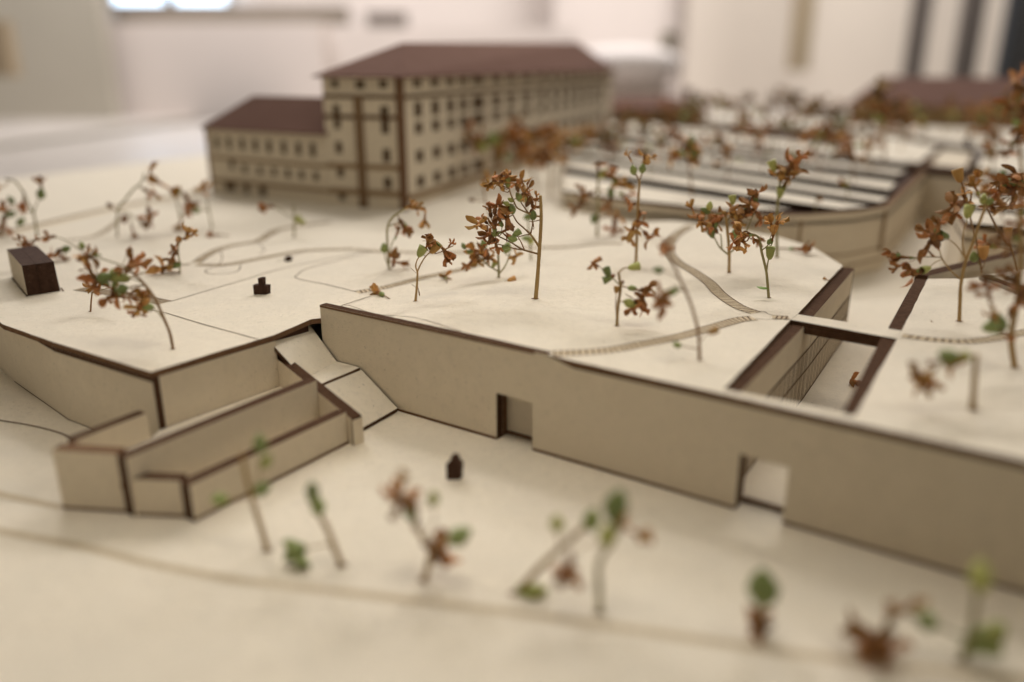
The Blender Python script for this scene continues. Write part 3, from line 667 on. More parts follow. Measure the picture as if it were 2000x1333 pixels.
def upright(name, x0, x1, y0, y1, Y, m, label, cat, dep=.4, group=None):
    a, b = AT(x0, y1, Y), AT(x1, y1, Y); zt_ = AT(x0, y0, Y).z
    mb = MB(); boxmesh(mb, V(a, a.z), Vector((b.x - a.x, 0, 0)), Vector((0, dep, 0)), Vector((0, 0, zt_ - a.z))); o = mb.build(name, m, fix=True)
    me = o.data; bm = bmesh.new(); bm.from_mesh(me); bmesh.ops.bevel(bm, geom=bm.edges[:], offset=min(.05, dep * .1), segments=2, affect='EDGES'); bm.to_mesh(me); bm.free()
    return tag(o, label, cat, group, 'thing')
upright('wall_panel', -260, 226, -400, 246, 24, GREY, 'pale grey green display panel by the lit window', 'panel', .5)
upright('post', -40, 22, 40, 150, 22, TANP, 'tan post before the grey green panel', 'post', .5)
upright('plinth', 226, 640, 45, 236, 25, WALLM, 'long white plinth below the grey brown bench', 'plinth', 1.5)
upright('bench', 226, 672, 12, 46, 26.2, SHELF, 'grey brown bench top under the lit window', 'bench', 1.0)
upright('plinth', 640, 1120, 56, 236, 25.4, WALLM, 'low white plinth behind the tall building roof', 'plinth', 1.5)
upright('bag', 716, 792, 24, 52, 27, DPOST, 'small dark bag lying on the low white plinth', 'bag', .6)
upright('wall_panel', 1080, 1560, -400, 240, 31, WALLM, 'wide white wall panel behind the small house', 'panel', .3)
upright('post', 1545, 1580, -400, 138, 27, TANP, 'tan wooden post standing against the white panels', 'post', .5)
upright('wall_panel', 1330, 2300, -400, 235, 30, PANEL, 'cream wall panel behind the dark posts', 'panel', .3)
upright('post', 1760, 1789, -400, 230, 24, DPOST, 'brown grey post, first beside the tan wooden post', 'post', .4, 'dark posts by the wall')
upright('post', 1855, 1888, -400, 235, 23, DPOST, 'brown grey post, second from the tan wooden post', 'post', .4, 'dark posts by the wall')
upright('post', 1940, 1966, -400, 240, 22, BLACKP, 'thin black post beside the broad black one', 'post', .4, 'dark posts by the wall')
upright('post', 1984, 2060, -400, 240, 22, BLACKP, 'broad black post at the end of the row', 'post', .4, 'dark posts by the wall')
# rounded white cushion on the far stand
mb = MB(); c = AT(1225, 118, 20); N_ = 28; prof_ = [(0, -.45), (.7, -.44), (.95, -.25), (1, -.02), (.93, .16), (.78, .27), (.5, .34), (.2, .37), (0, .375)]
for i, (r_, z_) in enumerate(prof_):
    for k in range(N_): an = 2 * math.pi * k / N_; mb.v.append(c + Vector((1.25 * r_ * math.cos(an), 1.1 * r_ * math.sin(an), z_ * .85)))
for i in range(len(prof_) - 1):
    for k in range(N_): k2 = (k + 1) % N_; mb.f.append([i * N_ + k, i * N_ + k2, (i + 1) * N_ + k2, (i + 1) * N_ + k]); mb.mi.append(0)
tag(mb.build('cushion', BOWL, smooth=True, fix=True), 'plump rounded white cushion on the far white stand', 'cushion', None, 'thing')
upright('box', 1292, 1322, 62, 108, 19.5, GREY, 'grey upright box beside the plump white cushion', 'box', .5)
upright('stand', 1150, 1300, 142, 250, 20.2, WALLM, 'white stand under the plump white cushion', 'stand', 1.5)
# window with two bright panes
glow = bpy.data.materials.new('bright_window'); glow.use_nodes = True; gb = glow.node_tree.nodes['Principled BSDF']
gb.inputs['Base Color'].default_value = (.6, .7, .8, 1); gb.inputs['Emission Color'].default_value = (0.62, 0.80, 1.0, 1); gb.inputs['Emission Strength'].default_value = 3.6
wn_ = empty('window', AT(330, 10, 32.2), 'bright bluish window of two panes above the bench', 'window')
for x0, x1 in ((224, 320), (344, 440)):
    a, b = AT(x0, 6, 32.5), AT(x1, 6, 32.5); slab('pane', [a, b, V(b, b.z + 2.2), V(a, a.z + 2.2)], (0, .05, 0), (glow, glow), wn_)
a, b = AT(216, 9, 32.4), AT(448, 9, 32.4)
mb = MB()
for x0, x1, z0, z1 in ((a.x, b.x, a.z - .12, a.z), (a.x, b.x, a.z + 2.35, a.z + 2.5), (a.x - .12, a.x, a.z - .12, a.z + 2.5), (b.x, b.x + .12, a.z - .12, a.z + 2.5), (AT(322, 16, 32.4).x, AT(342, 16, 32.4).x, a.z, a.z + 2.35)):
    boxmesh(mb, Vector((x0, 32.35, z0)), Vector((x1 - x0, 0, 0)), Vector((0, .14, 0)), Vector((0, 0, z1 - z0)))
mb.build('frame', SHELF, wn_, fix=True)
# ---------------------------------------------------------------- dried flower sprigs that stand for trees
rng = random.Random(21)
def lathe(prof, n, mats, lobes=0, amp=0.0, seed=0, jag=0.0):
    r_ = random.Random(seed); mb = MB()
    for i, (r, z, m) in enumerate(prof):
        for k in range(n):
            an = 2 * math.pi * k / n; q = r * (1 + amp * math.cos(lobes * an) + r_.uniform(-.05, .05))
            zz = z + (jag * (1 if k % 2 else -1) if i == len(prof) - 1 else 0)
            mb.v.append(Vector((q * math.cos(an), q * math.sin(an), zz)))
    for i in range(len(prof) - 1):
        for k in range(n):
            k2 = (k + 1) % n; mb.f.append([i * n + k, i * n + k2, (i + 1) * n + k2, (i + 1) * n + k]); mb.mi.append(prof[i + 1][2])
    me = mesh('bud', mb.v, mb.f, mats, mb.mi, True); me['local'] = 1; return me
def petal(mats, seed, L=.56, w=.30, curl=.3, cup=.5, twist=.2, crumple=.02):
    r_ = random.Random(seed); nu, nv = 4, 7; mb = MB()
    for j in range(nv + 1):
        t = j / nv; hw = w * .5 * max(.20 * (1 - t), (t ** .6) * max(0, 1 - t ** 5) ** .5, .16 if t == 1 else 0)
        bend = curl * t * t; tw = twist * t
        for i in range(nu + 1):
            s = (i / nu - .5) * 2; x = s * hw; y = -cup * hw * (s * s) + r_.uniform(-crumple, crumple); z = t * L
            x, y = x * math.cos(tw) - y * math.sin(tw), x * math.sin(tw) + y * math.cos(tw)
            y += -bend * L; z *= (1 - .25 * abs(bend))
            mb.v.append(Vector((x, y + .02, z)))
    c = nu + 1
    for j in range(nv):
        for i in range(nu): mb.f.append([j * c + i, j * c + i + 1, (j + 1) * c + i + 1, (j + 1) * c + i]); mb.mi.append(0)
    me = mesh('petal', mb.v, mb.f, mats, mb.mi, True); me['local'] = 1; return me
PV = [(.25, .6, .15, .012), (-.35, .9, -.3, .02), (.7, .5, .5, .025), (.1, 1.2, -.6, .03), (-.7, .8, .3, .03), (.45, 1.5, .9, .035)]
PET = {m: [petal([mm], 40 + i, .56 + .06 * math.sin(i * 2.1), .38 + .06 * math.cos(i * 1.7), *v) for i, v in enumerate(PV)] for m, mm in (('r', PETAL), ('t', PETALT), ('q', PETALQ))}
TUBEP = [(.012, 0, 0), (.05, .03, 0), (.105, .12, 0), (.125, .22, 0), (.115, .32, 0), (.085, .34, 1), (.10, .42, 1), (.115, .52, 1), (.09, .60, 1), (.05, .61, 1)]
TUB = {g: [lathe(TUBEP, 9, [gm, TUBE], 4, .10, s) for s in (1, 2)] for g, gm in (('g', GREEN), ('y', PALE), ('k', BUDB), ('t', PETALT))}
SLIM = [(.012, 0, 0), (.035, .1, 0), (.06, .2, 0), (.065, .28, 0), (.045, .3, 1), (.06, .45, 1), (.075, .56, 1), (.04, .60, 1)]
SLM = {g: [lathe(SLIM, 8, [gm, TUBE], 4, .12, s) for s in (3, 4)] for g, gm in (('g', GREEN), ('y', PALE), ('k', BUDB), ('t', PETALT))}
BUDP = [(.03, 0, 0), (.16, .06, 0), (.30, .25, 0), (.34, .45, 0), (.27, .68, 0), (.15, .88, 0), (.05, .98, 0), (.004, 1.0, 0)]
CUPP = [(.03, 0, 0), (.15, .06, 0), (.27, .28, 0), (.33, .55, 0), (.36, .80, 0), (.40, 1.0, 0), (.33, .93, 0), (.24, .6, 0), (.02, .5, 0)]
BUD = {'b': lathe(BUDP, 10, [GREEN], 4, .06, 5), 'y': lathe(CUPP, 10, [PALE], 4, .06, 6, 0), 'k': lathe(BUDP, 9, [BUDB], 4, .1, 7), 'v': lathe(BUDP, 10, [PALE], 4, .08, 8), 'u': lathe(CUPP, 10, [PETALT], 4, .08, 9), 'p': lathe(CUPP, 10, [GREEN], 4, .08, 10)}
LEAFM = {'l': petal([LEAF], 77, 1.0, .8, .2, .35, .2, .02), 's': petal([STEMB], 78, 1.0, .22, .3, .8, .3, .01)}
def orient(d, spin):
    q = d.to_track_quat('Z', 'Y'); return (q.to_matrix() @ Matrix.Rotation(spin, 3, 'Z')).to_euler()
def floret(parent, base, a, d, L, kind, name='flower'):
    """a dried floret: calyx and tube, with four petals as its own pieces; or a bud, cup or leaf"""
    k = kind[0]
    if k in BUD or k in LEAFM:
        o = link('leaf' if k in LEAFM else 'bud', BUD.get(k) or LEAFM[k], parent)
        o.location = a - base; o.rotation_euler = orient(d, rng.uniform(0, 6.28) if k in BUD else rng.uniform(-.6, .6)); o.scale = (L, L, L); return o
    col = 't' if 't' in kind[1:] else 'q' if 'q' in kind[1:] else 'r'
    cal = next((c for c in kind[1:] if c in 'gyk'), None) or ('t' if col == 't' else rng.choice('kkkg'))
    o = link(name, (SLM if k in 'cdx' else TUB)[cal][rng.randrange(2)], parent)
    o.location = a - base; o.rotation_euler = orient(d, rng.uniform(0, 1.57)); o.scale = (L, L, L)
    sp, var = {'o': (78, 16), 'h': (40, 15), 'c': (14, 12), 'd': (118, 20), 'x': (55, 45)}[k]
    n = 4 if k != 'x' else 3
    for i in range(n):
        p = link('petal', PET[col][rng.randrange(len(PV))], o)
        s = math.radians(sp + rng.uniform(-var, var))
        m = Matrix.Rotation(i * 2 * math.pi / n + rng.uniform(-.25, .25), 3, 'Z') @ Matrix.Rotation(s, 3, 'X') @ Matrix.Rotation(rng.uniform(-.4, .4), 3, 'Z')
        p.location = (0, 0, .55); p.rotation_euler = m.to_euler(); f = rng.uniform(.85, 1.15); p.scale = (f, f, f)
    return o
NT = [0]
def tree(label, base, stems, fl, z=None, mat_=STEM, group='dried flower sprigs standing as trees', name='model_tree', spread=.10, foot=True, connect=True):
    b = P(base[0], base[1], z); Y0 = b.y; dep = Y0 * CT + (CH - b.z) * ST; k = dep / F
    t = empty(name, b, label, 'model tree' if name == 'model_tree' else 'sprig', group)
    hh = max(20, max([base[1] - y for _, pts, *_ in stems for (_, y, *_2) in pts] + [20])) * k
    skel = []
    for i, (r, pts, *mm) in enumerate(stems):
        q = []; off = rng.uniform(-1, 1) * spread * hh * (0 if i == 0 else 1)
        for j, pt in enumerate(pts):
            dy = pt[2] if len(pt) > 2 else off * (j / max(1, len(pts) - 1)) + (rng.uniform(-.012, .012) * hh if j else 0)
            p = AT(pt[0], pt[1], Y0 + dy)
            if i == 0 and j == 0: p = b + Vector((0, 0, -.006))
            elif j == 0 and skel: 
                near = min(skel, key=lambda s_: (s_[0][0] - pt[0]) ** 2 + (s_[0][1] - pt[1]) ** 2)
                if (near[0][0] - pt[0]) ** 2 + (near[0][1] - pt[1]) ** 2 < 160: p = near[1].copy(); base_y = p.y
            q.append(p)
        if len(q) > 1 and i and skel:                              # a branch keeps the depth it starts from
            d0 = q[0].y - Y0
            for j in range(1, len(q)):
                if len(pts[j]) < 3: q[j] = AT(pts[j][0], pts[j][1], Y0 + d0 + off * (j / max(1, len(pts) - 1)))
        c = ribbon_pts(q, 6) if len(q) > 2 else [q[0].lerp(q[-1], u / 5) for u in range(6)]
        mb = MB(); r0 = r * k; r1 = r0 * (.72 if i == 0 else .6)
        mb.tube(c, r0, r1, 0, 8 if r > 2.4 else 6, True, .07)
        mb.build('trunk' if i == 0 else 'branch', mm[0] if mm else mat_, t, True)
        for p in c:
            dv = p - Vector((0, 0, CH)); dd = dv.y * CT - dv.z * ST
            skel.append(((CX + F * dv.x / dd, CY - F * (dv.y * ST + dv.z * CT) / dd), p, r1))
    for f in fl:
        x, y, L, ang, kd = f[:5]; an = math.radians(ang)
        ax, ay = x - math.cos(an) * L * .5, y + math.sin(an) * L * .5
        near = min(skel, key=lambda s_: (s_[0][0] - ax) ** 2 + (s_[0][1] - ay) ** 2)
        dpx = math.hypot(near[0][0] - ax, near[0][1] - ay)
        dy = near[1].y - Y0 + rng.uniform(-1, 1) * min(dpx * k * .6, spread * hh * .8)
        a = AT(ax, ay, Y0 + dy); tip = AT(ax + math.cos(an) * L, ay - math.sin(an) * L, Y0 + dy + rng.uniform(-.35, .35) * L * k)
        zmin = b.z + .004
        if a.z < zmin: a.z = zmin
        if tip.z < zmin: tip.z = zmin + .01
        d = (tip - a).normalized()
        o = floret(t, b, a, d, L * k * 1.04, kd)
        if connect and dpx > 2.5:
            mid = near[1].lerp(a, .55) - d * min(.25 * dpx * k, .03) 
            if mid.z < zmin: mid.z = zmin
            cc = ribbon_pts([near[1], mid, a + d * L * k * .06], 5)
            mb = MB(); rr_2 = min(near[2] * .75, max(.0018, L * k * .05)); mb.tube(cc, rr_2, rr_2 * .85, 0, 5, True, .06)
            mb.build('twig', mm[0] if (mm := (STEMB if 'g' not in kd and kd[0] not in 'bypv' else STEMG,)) else mat_, t, True)
    if foot:                                                       # the frayed slit in the card where the stem is pushed in
        mb = MB(); rr3 = stems[0][0] * k * 1.5
        n = 9; ring = [b + Vector((math.cos(6.283 * i / n) * rr3 * rng.uniform(.8, 1.6), math.sin(6.283 * i / n) * rr3 * rng.uniform(.6, 1.1), LZ * 1.5)) for i in range(n)]
        for i in range(n): mb.v += [ring[i]]
        mb.v.append(b + Vector((0, 0, .003))); mb.f = [[i, (i + 1) % n, n] for i in range(n)]; mb.mi = [0] * n
        mb.build('slit', BUDB, t)
    NT[0] += 1; return t
def fallen(label, x, y, L, ang, kd, z=None):
    b = P(x, y, z); dep = b.y * CT + (CH - b.z) * ST; k = dep / F; an = math.radians(ang)
    e = empty('fallen_flower', b, label, 'fallen flower', 'withered florets fallen on the card')
    d = Vector((math.cos(an), math.sin(an) * 1.0, .10)).normalized()
    a = b - d * L * k * .5 + Vector((0, 0, L * k * .14))
    o = floret(e, b, a, d, L * k, kd)
    if L > 15 and kd[0] != 's':
        q = a - d * L * k * .5; q.z = b.z + .003; mb = MB(); mb.tube([a + d * L * k * .05, a.lerp(q, .5), q], .03 * L * k, .025 * L * k, 0, 5); mb.build('stalk', STEMB, e, True)
    return e
# the tall tree in the middle and its neighbours
tree('tallest sprig on the park, thick tan stem with rust flowers hanging to one side', (1046, 584),
     [(4.0, [(1046, 584), (1050, 540), (1053, 497), (1055.5, 460), (1057, 423), (1055.5, 382)]),
      (2.2, [(1051.5, 499), (1035, 492), (1019, 487), (1000, 475), (984, 467), (972, 461)], STEMB), (1.7, [(1022, 489), (1010, 487), (997, 484), (972, 477)], STEMB),
      (1.5, [(1026, 486), (1018, 474), (1011, 462)], STEMB),
      (2.6, [(1053, 484), (1046, 472), (1036, 458), (1028, 449)], STEM), (1.9, [(1036, 458), (1022, 445), (1010, 434), (1002, 420)], STEMB), (1.6, [(1036, 457), (1039, 446), (1041, 428)], STEMB), (1.5, [(1035, 458), (1024, 460), (1012, 463)], STEMB),
      (2.0, [(1055, 424), (1045, 422), (1032, 417), (1018, 411), (1009, 405), (1003, 392), (997, 378), (995, 368)], STEM), (1.6, [(1032, 417), (1026, 408), (1019, 398), (1012, 384)], STEMB), (1.4, [(1053, 410), (1044, 402), (1036, 396)], STEMB), (1.2, [(1054, 428), (1042, 433), (1034, 433)], STEMB)],
     [(1000, 409, 21, 100, 'b'), (1041.5, 421, 20, 88, 'b'), (1008, 457, 17, 35, 'p'), (1001, 467, 19, 170, 'b'), (992, 358, 19, 95, 'y'), (989, 483, 14, 190, 'p'), (998, 391, 13, 150, 'v'), (989, 398, 14, 160, 'v'), (1014, 386, 20, 120, 'b'),
      (935, 439, 38, 150, 'ot'), (957, 412, 30, 100, 'h'), (968, 404, 34, 80, 'o'), (982, 412, 30, 50, 'o'), (992, 432, 46, 118, 'h'), (966, 440, 34, 90, 'o'), (954, 458, 38, 178, 'h'), (955, 474, 34, 250, 'o'), (969, 480, 28, 280, 'h'), (984, 452, 32, 20, 'x'), (975, 428, 36, 110, 'o'), (944, 430, 26, 140, 'h'), (962, 462, 34, 215, 'o'), (986, 459, 24, 320, 'c'),
      (966, 355, 36, 150, 'ot'), (978, 347, 36, 100, 'o'), (990, 345, 28, 30, 'ht'), (958, 360, 26, 190, 'ht'), (1016, 355, 38, 70, 'ot'), (1008, 362, 30, 110, 'o'), (1029, 371, 32, 50, 'x'), (1022, 380, 34, 30, 'ot'), (1036, 389, 36, 60, 'o'), (1040, 402, 30, 285, 'h'), (1030, 384, 28, 100, 'c'), (977, 362, 30, 120, 'ot'), (1048, 384, 16, 100, 'ht'), (1042, 438, 20, 95, 's')])
tree('low bushy sprig with olive rust flowers behind the tallest sprig', (974, 543),
     [(2.8, [(974, 543), (974, 522), (973, 497)], STEMG), (1.8, [(973, 533), (962, 524), (952, 518), (944, 508)], STEMG), (1.8, [(975, 535), (984, 524), (991, 511), (996, 494)], STEMG)],
     [(930, 490, 34, 170, 'ht'), (941, 497, 36, 140, 'o'), (934, 511, 30, 200, 'ot'), (914, 518, 26, 220, 'h'), (950, 490, 34, 110, 'o'), (958, 505, 30, 150, 'ot'), (1006, 502, 30, 10, 'ot'), (919, 493, 16, 160, 'b'), (945, 477, 18, 110, 'b'), (990, 484, 24, 70, 'b'), (965, 517, 14, 60, 'y'), (906, 481, 14, 120, 'b'), (925, 503, 26, 180, 'o')], mat_=STEMG)
tree('thin bare sprig with a brown bud, just behind the crown of the tallest sprig', (962, 470),
     [(1.8, [(962, 470), (956, 419), (948, 393), (944, 366)], STEMB), (1.4, [(948, 394), (935, 393), (926, 392)], STEMB)], [(949, 351, 26, 40, 'ht'), (921, 391, 12, 180, 'k')], foot=False)
tree('short forked sprig with two tan calyces and drooping rust flowers by the stepped path', (811, 589),
     [(2.6, [(811, 589), (814, 562), (815.5, 533)], STEM), (1.6, [(815, 533), (812, 520), (815, 508), (819, 502)], STEM), (1.7, [(816, 532), (821, 518), (830, 503), (841, 492)], STEM)],
     [(822, 493, 22, 60, 'y'), (834, 481, 32, 62, 'cy'), (836, 468, 24, 70, 'x'), (849, 486, 24, 52, 'ut'), (846, 474, 28, 110, 'c'), (838, 476, 26, 95, 'h'), (866, 487, 42, 315, 'c'), (869, 500, 32, 285, 'c'), (877, 481, 26, 48, 's'), (880, 477, 18, 55, 'h'), (808, 527, 14, 118, 's'), (809, 558, 12, 120, 's'), (819, 571, 16, 285, 's')])
tree('tall curved sprig with a drooping brown flower, standing before the corner of the tall building', (760, 526),
     [(2.2, [(760, 526), (757, 482), (757, 443), (768, 424), (783, 414), (797, 407), (825, 410)], STEMG), (1.5, [(758, 443), (768, 439), (781, 436)], STEMG), (1.6, [(760, 525), (762, 490), (769, 467)], STEMG), (1.5, [(757, 525), (753, 505), (750, 492)], STEMG)],
     [(802, 402, 26, 30, 'ht'), (812, 408, 26, 350, 'ht'), (830, 424, 34, 265, 'ct'), (788, 442, 36, 300, 'h'), (794, 449, 32, 280, 'x'), (776, 455, 32, 70, 'cg'), (750, 485, 20, 90, 'b'), (770, 507, 32, 80, 'h'), (777, 513, 34, 350, 'c')])
tree('slender sprig with green cups and rust star flowers, alone on the open park', (1205, 637),
     [(3.2, [(1205, 637), (1206, 612), (1208, 592), (1212, 562), (1210, 545), (1208, 532)]), (1.7, [(1211, 560), (1203, 550), (1195, 542)], STEMG), (1.2, [(1195, 542), (1184, 530), (1169, 520)], STEMB),
      (1.5, [(1208, 534), (1217, 525), (1228, 523)], STEM), (1.6, [(1213, 560), (1222, 561), (1230, 562)], STEMB), (1.3, [(1203.5, 632), (1203, 600), (1203.4, 578)], STEMB), (1.4, [(1207, 594), (1211, 589), (1217, 590)], STEM)],
     [(1187, 533, 20, 115, 'p'), (1188, 545, 19, 200, 'p'), (1158, 514, 36, 150, 'd'), (1237, 522, 22, 12, 'y'), (1234, 563, 17, 5, 'b'), (1247, 567, 34, 345, 'cg'), (1262, 563, 32, 20, 'h'), (1230, 593, 26, 335, 'v'), (1242, 596, 40, 340, 'o'), (1233, 578, 26, 128, 's'), (1234, 604, 30, 250, 'h'), (1252, 602, 34, 325, 'c'), (1255, 580, 36, 330, 'o'), (1250, 588, 34, 10, 'o'), (1204, 567, 14, 85, 'u'), (1216, 552, 9, 70, 'k'), (1196, 540, 12, 30, 'k')])
tree('leaning brown sprig with small green buds in front of the stepped path', (1367, 704),
     [(3.2, [(1367, 704), (1364, 650), (1353, 605), (1341, 573), (1331, 552), (1322, 532), (1308, 502), (1301, 484)], STEMB), (1.3, [(1327, 545), (1313, 537), (1299, 531)], STEMB), (1.6, [(1338, 569), (1331, 567), (1325, 565)], STEMB), (1.4, [(1363, 682), (1346, 679), (1332, 676)], STEMB), (1.2, [(1365, 668), (1376, 657), (1386, 651)], STEMB)],
     [(1300, 480, 36, 110, 'o'), (1296, 486, 26, 60, 'h'), (1286, 528, 20, 175, 'b'), (1320, 566, 16, 185, 'b'), (1297, 577, 56, 200, 'o'), (1292, 588, 46, 245, 'o'), (1322, 674, 19, 170, 'b'), (1392, 648, 19, 25, 'u')], mat_=STEMB)
tree('upright sprig with one fresh green leaf at its foot and folded orange flowers', (1502, 582),
     [(2.7, [(1502, 582), (1499, 552), (1496, 527), (1487, 490), (1484, 470), (1478, 461), (1466, 457)], STEMG), (1.7, [(1488, 491), (1496, 483), (1502, 477)], STEMG), (1.9, [(1497, 532), (1499, 518), (1501, 506)], STEMG)],
     [(1454, 462, 40, 190, 'c'), (1447, 456, 34, 105, 'ct'), (1442, 477, 40, 262, 'ht'), (1434, 472, 30, 215, 'x'), (1450, 470, 34, 240, 'ot'), (1463, 460, 26, 170, 'ct'), (1503, 472, 14, 60, 'b'), (1510, 462, 38, 80, 'cgt'), (1506, 437, 34, 105, 'ct'), (1518, 437, 34, 60, 'ht'), (1504, 496, 24, 85, 'y'), (1490, 560, 26, 160, 'l'), (1471, 465, 22, 300, 'c')], mat_=STEMG)
tree('full headed sprig with clustered rust stars, by the far bend of the stepped path', (1424, 533),
     [(3.2, [(1424, 533), (1424, 490), (1419, 434), (1415, 412)], STEM), (2.0, [(1422, 503), (1413, 490), (1404, 481), (1394, 462)], STEMG), (1.6, [(1411, 487), (1409, 470), (1408, 458)], STEMG), (1.6, [(1424, 497), (1440, 480), (1458, 452), (1466, 432), (1474, 415)], STEMG), (1.5, [(1419, 436), (1430, 420), (1445, 408), (1462, 396)], STEM)],
     [(1390, 455, 22, 100, 'p'), (1388, 440, 44, 130, 'o'), (1372, 436, 40, 165, 'ot'), (1365, 422, 36, 120, 'o'), (1352, 408, 30, 110, 'ct'), (1396, 438, 40, 40, 'ot'), (1400, 430, 36, 80, 'h'), (1446, 404, 40, 110, 'o'), (1464, 398, 38, 80, 'o'), (1478, 379, 40, 80, 'o'), (1480, 386, 32, 340, 'd'), (1456, 418, 40, 260, 'o'), (1440, 431, 40, 240, 'ot'), (1486, 428, 38, 300, 'h'), (1470, 410, 36, 20, 'o'), (1431, 392, 18, 95, 'y'), (1386, 403, 18, 80, 'v'), (1436, 456, 22, 80, 'b'), (1378, 412, 20, 150, 'b'), (1428, 416, 34, 150, 'ot'), (1449, 425, 36, 200, 'h'), (1477, 470, 34, 340, 'c')])
tree('tall pale stemmed sprig at the back edge of the park, head over the slatted roof', (1518, 503),
     [(3.0, [(1518, 503), (1517, 440), (1519, 400), (1523, 360), (1524, 345)], STEMG)],
     [(1510, 326, 22, 110, 'y'), (1532, 335, 44, 60, 'ot'), (1545, 322, 46, 60, 'o'), (1552, 340, 44, 320, 'o'), (1538, 350, 40, 330, 'ot'), (1524, 377, 22, 80, 'y'), (1560, 312, 34, 60, 'h'), (1520, 340, 34, 120, 'ot')], mat_=STEMG)
tree('red brown sprig with long side branches, on the far terrace beyond the courtyard', (1874, 628),
     [(3.6, [(1874, 628), (1875, 590), (1877, 554), (1886, 511), (1899, 477), (1913, 436), (1926, 399)], STEM), (1.6, [(1875, 546), (1858, 530), (1841, 507), (1834, 486)], STEM), (1.4, [(1838, 504), (1818, 502), (1797, 503)], STEMB), (1.3, [(1841, 508), (1828, 512), (1815, 522)], STEM), (1.8, [(1885, 512), (1881, 480), (1882, 455), (1888, 434)], STEM), (1.3, [(1884, 500), (1868, 480), (1853, 468)], STEM), (1.6, [(1924, 404), (1915, 390), (1908, 380)], STEM)],
     [(1822, 463, 51, 120, 'o'), (1832, 440, 37, 75, 'h'), (1812, 482, 41, 240, 'h'), (1810, 452, 37, 160, 'x'), (1824, 470, 41, 190, 'o'), (1768, 503, 44, 176, 'c'), (1756, 520, 39, 200, 'c'), (1746, 497, 29, 170, 'h'), (1788, 534, 48, 200, 'o'), (1780, 528, 37, 170, 'h'), (1809, 526, 20, 200, 'y'), (1891, 416, 25, 75, 'y'), (1843, 460, 22, 160, 'p'), (1904, 366, 39, 120, 'cyt'), (1909, 352, 29, 80, 'ct'), (1921, 390, 22, 80, 'v'), (1942, 386, 48, 40, 'o'), (1936, 402, 37, 330, 'o')])
tree('thin spiky sprig with yellowish cups, rising behind the red brown one', (1918, 531),
     [(2.0, [(1918, 531), (1914, 510), (1906, 468), (1896, 430), (1886, 384), (1879, 360), (1873, 348)], STEMB), (1.3, [(1917, 520), (1908, 510), (1903, 503)], STEMG), (1.3, [(1923, 529), (1923, 515), (1921, 505)], STEMB)],
     [(1873, 345, 26, 105, 'u'), (1882, 382, 30, 120, 'ht'), (1896, 388, 30, 260, 'ct'), (1902, 500, 24, 95, 'b'), (1921, 495, 26, 90, 'u'), (1862, 400, 52, 190, 'o'), (1868, 412, 44, 240, 'h')], mat_=STEMB)
tree('long brown stem with a yellow bud, leaning from the far hall side', (1988, 528),
     [(2.4, [(1988, 528), (1976, 490), (1950, 450), (1934, 420), (1926, 404)], STEMB), (1.4, [(1974, 487), (1972, 475), (1970, 466)], STEMB), (1.3, [(1974, 490), (1955, 484), (1942, 482)], STEMB)],
     [(1928, 477, 40, 160, 'hy'), (1970, 457, 22, 95, 'u'), (1980, 352, 60, 30, 'o'), (1968, 360, 54, 120, 'o'), (1990, 368, 56, 320, 'o'), (1952, 372, 50, 180, 'h'), (1978, 400, 50, 250, 'ot'), (1995, 345, 46, 80, 'o')], mat_=STEMB)
# close blurred sprigs at the edge of the far terrace
tree('thick cut stem with a green and rust branch, close to the courtyard edge', (1900, 800),
     [(6.5, [(1900, 800), (1903, 745), (1907, 693)], STEM), (2.2, [(1906, 700), (1880, 690), (1852, 700), (1830, 715)], STEMG)],
     [(1850, 696, 44, 160, 'b'), (1862, 712, 44, 300, 'ot'), (1836, 706, 34, 200, 'c'), (1808, 730, 40, 200, 'ht'), (1792, 736, 56, 190, 'ot'), (1822, 756, 46, 280, 'ot'), (1808, 752, 44, 240, 'ht'), (1874, 700, 30, 20, 'y')])
tree('broad blurred sprig with heavy rust flowers reaching over the far terrace', (1984, 719),
     [(6.0, [(1984, 719), (1975, 660), (1985, 600), (1992, 540), (1994, 470), (1990, 410)], STEM), (2.6, [(1990, 556), (1960, 545), (1920, 536), (1885, 538)], STEM), (2.4, [(1980, 640), (1965, 640), (1950, 638)], STEMG), (2.2, [(1992, 480), (1975, 458), (1950, 447), (1910, 455)], STEM)],
     [(1924, 556, 49, 268, 'o'), (1930, 572, 42, 240, 'h'), (1916, 560, 36, 200, 'x'), (1952, 540, 41, 10, 'h'), (1985, 540, 49, 30, 'o'), (1990, 565, 54, 300, 'o'), (1994, 590, 49, 280, 'o'), (1948, 632, 44, 100, 'b'), (1932, 640, 36, 190, 'b'), (1938, 618, 36, 130, 'ot'), (1960, 652, 32, 320, 'c'), (1990, 445, 54, 60, 'o'), (1975, 470, 45, 200, 'o'), (1996, 400, 49, 90, 'o'), (1950, 460, 37, 240, 'h')], z=0)
tree('tall blurred sprig at the picture edge with a rust crown above the far hall', (2012, 430),
     [(3.2, [(2012, 430), (2000, 360), (1992, 300), (1988, 230), (1984, 175)], STEM)],
     [(1982, 162, 44, 110, 'o'), (1990, 205, 52, 100, 'o'), (2000, 225, 50, 30, 'h'), (1984, 275, 46, 240, 'o'), (1996, 250, 50, 320, 'o'), (1978, 210, 40, 170, 'h'), (1997, 180, 50, 60, 'o'), (1975, 290, 34, 250, 'h')], z=0)
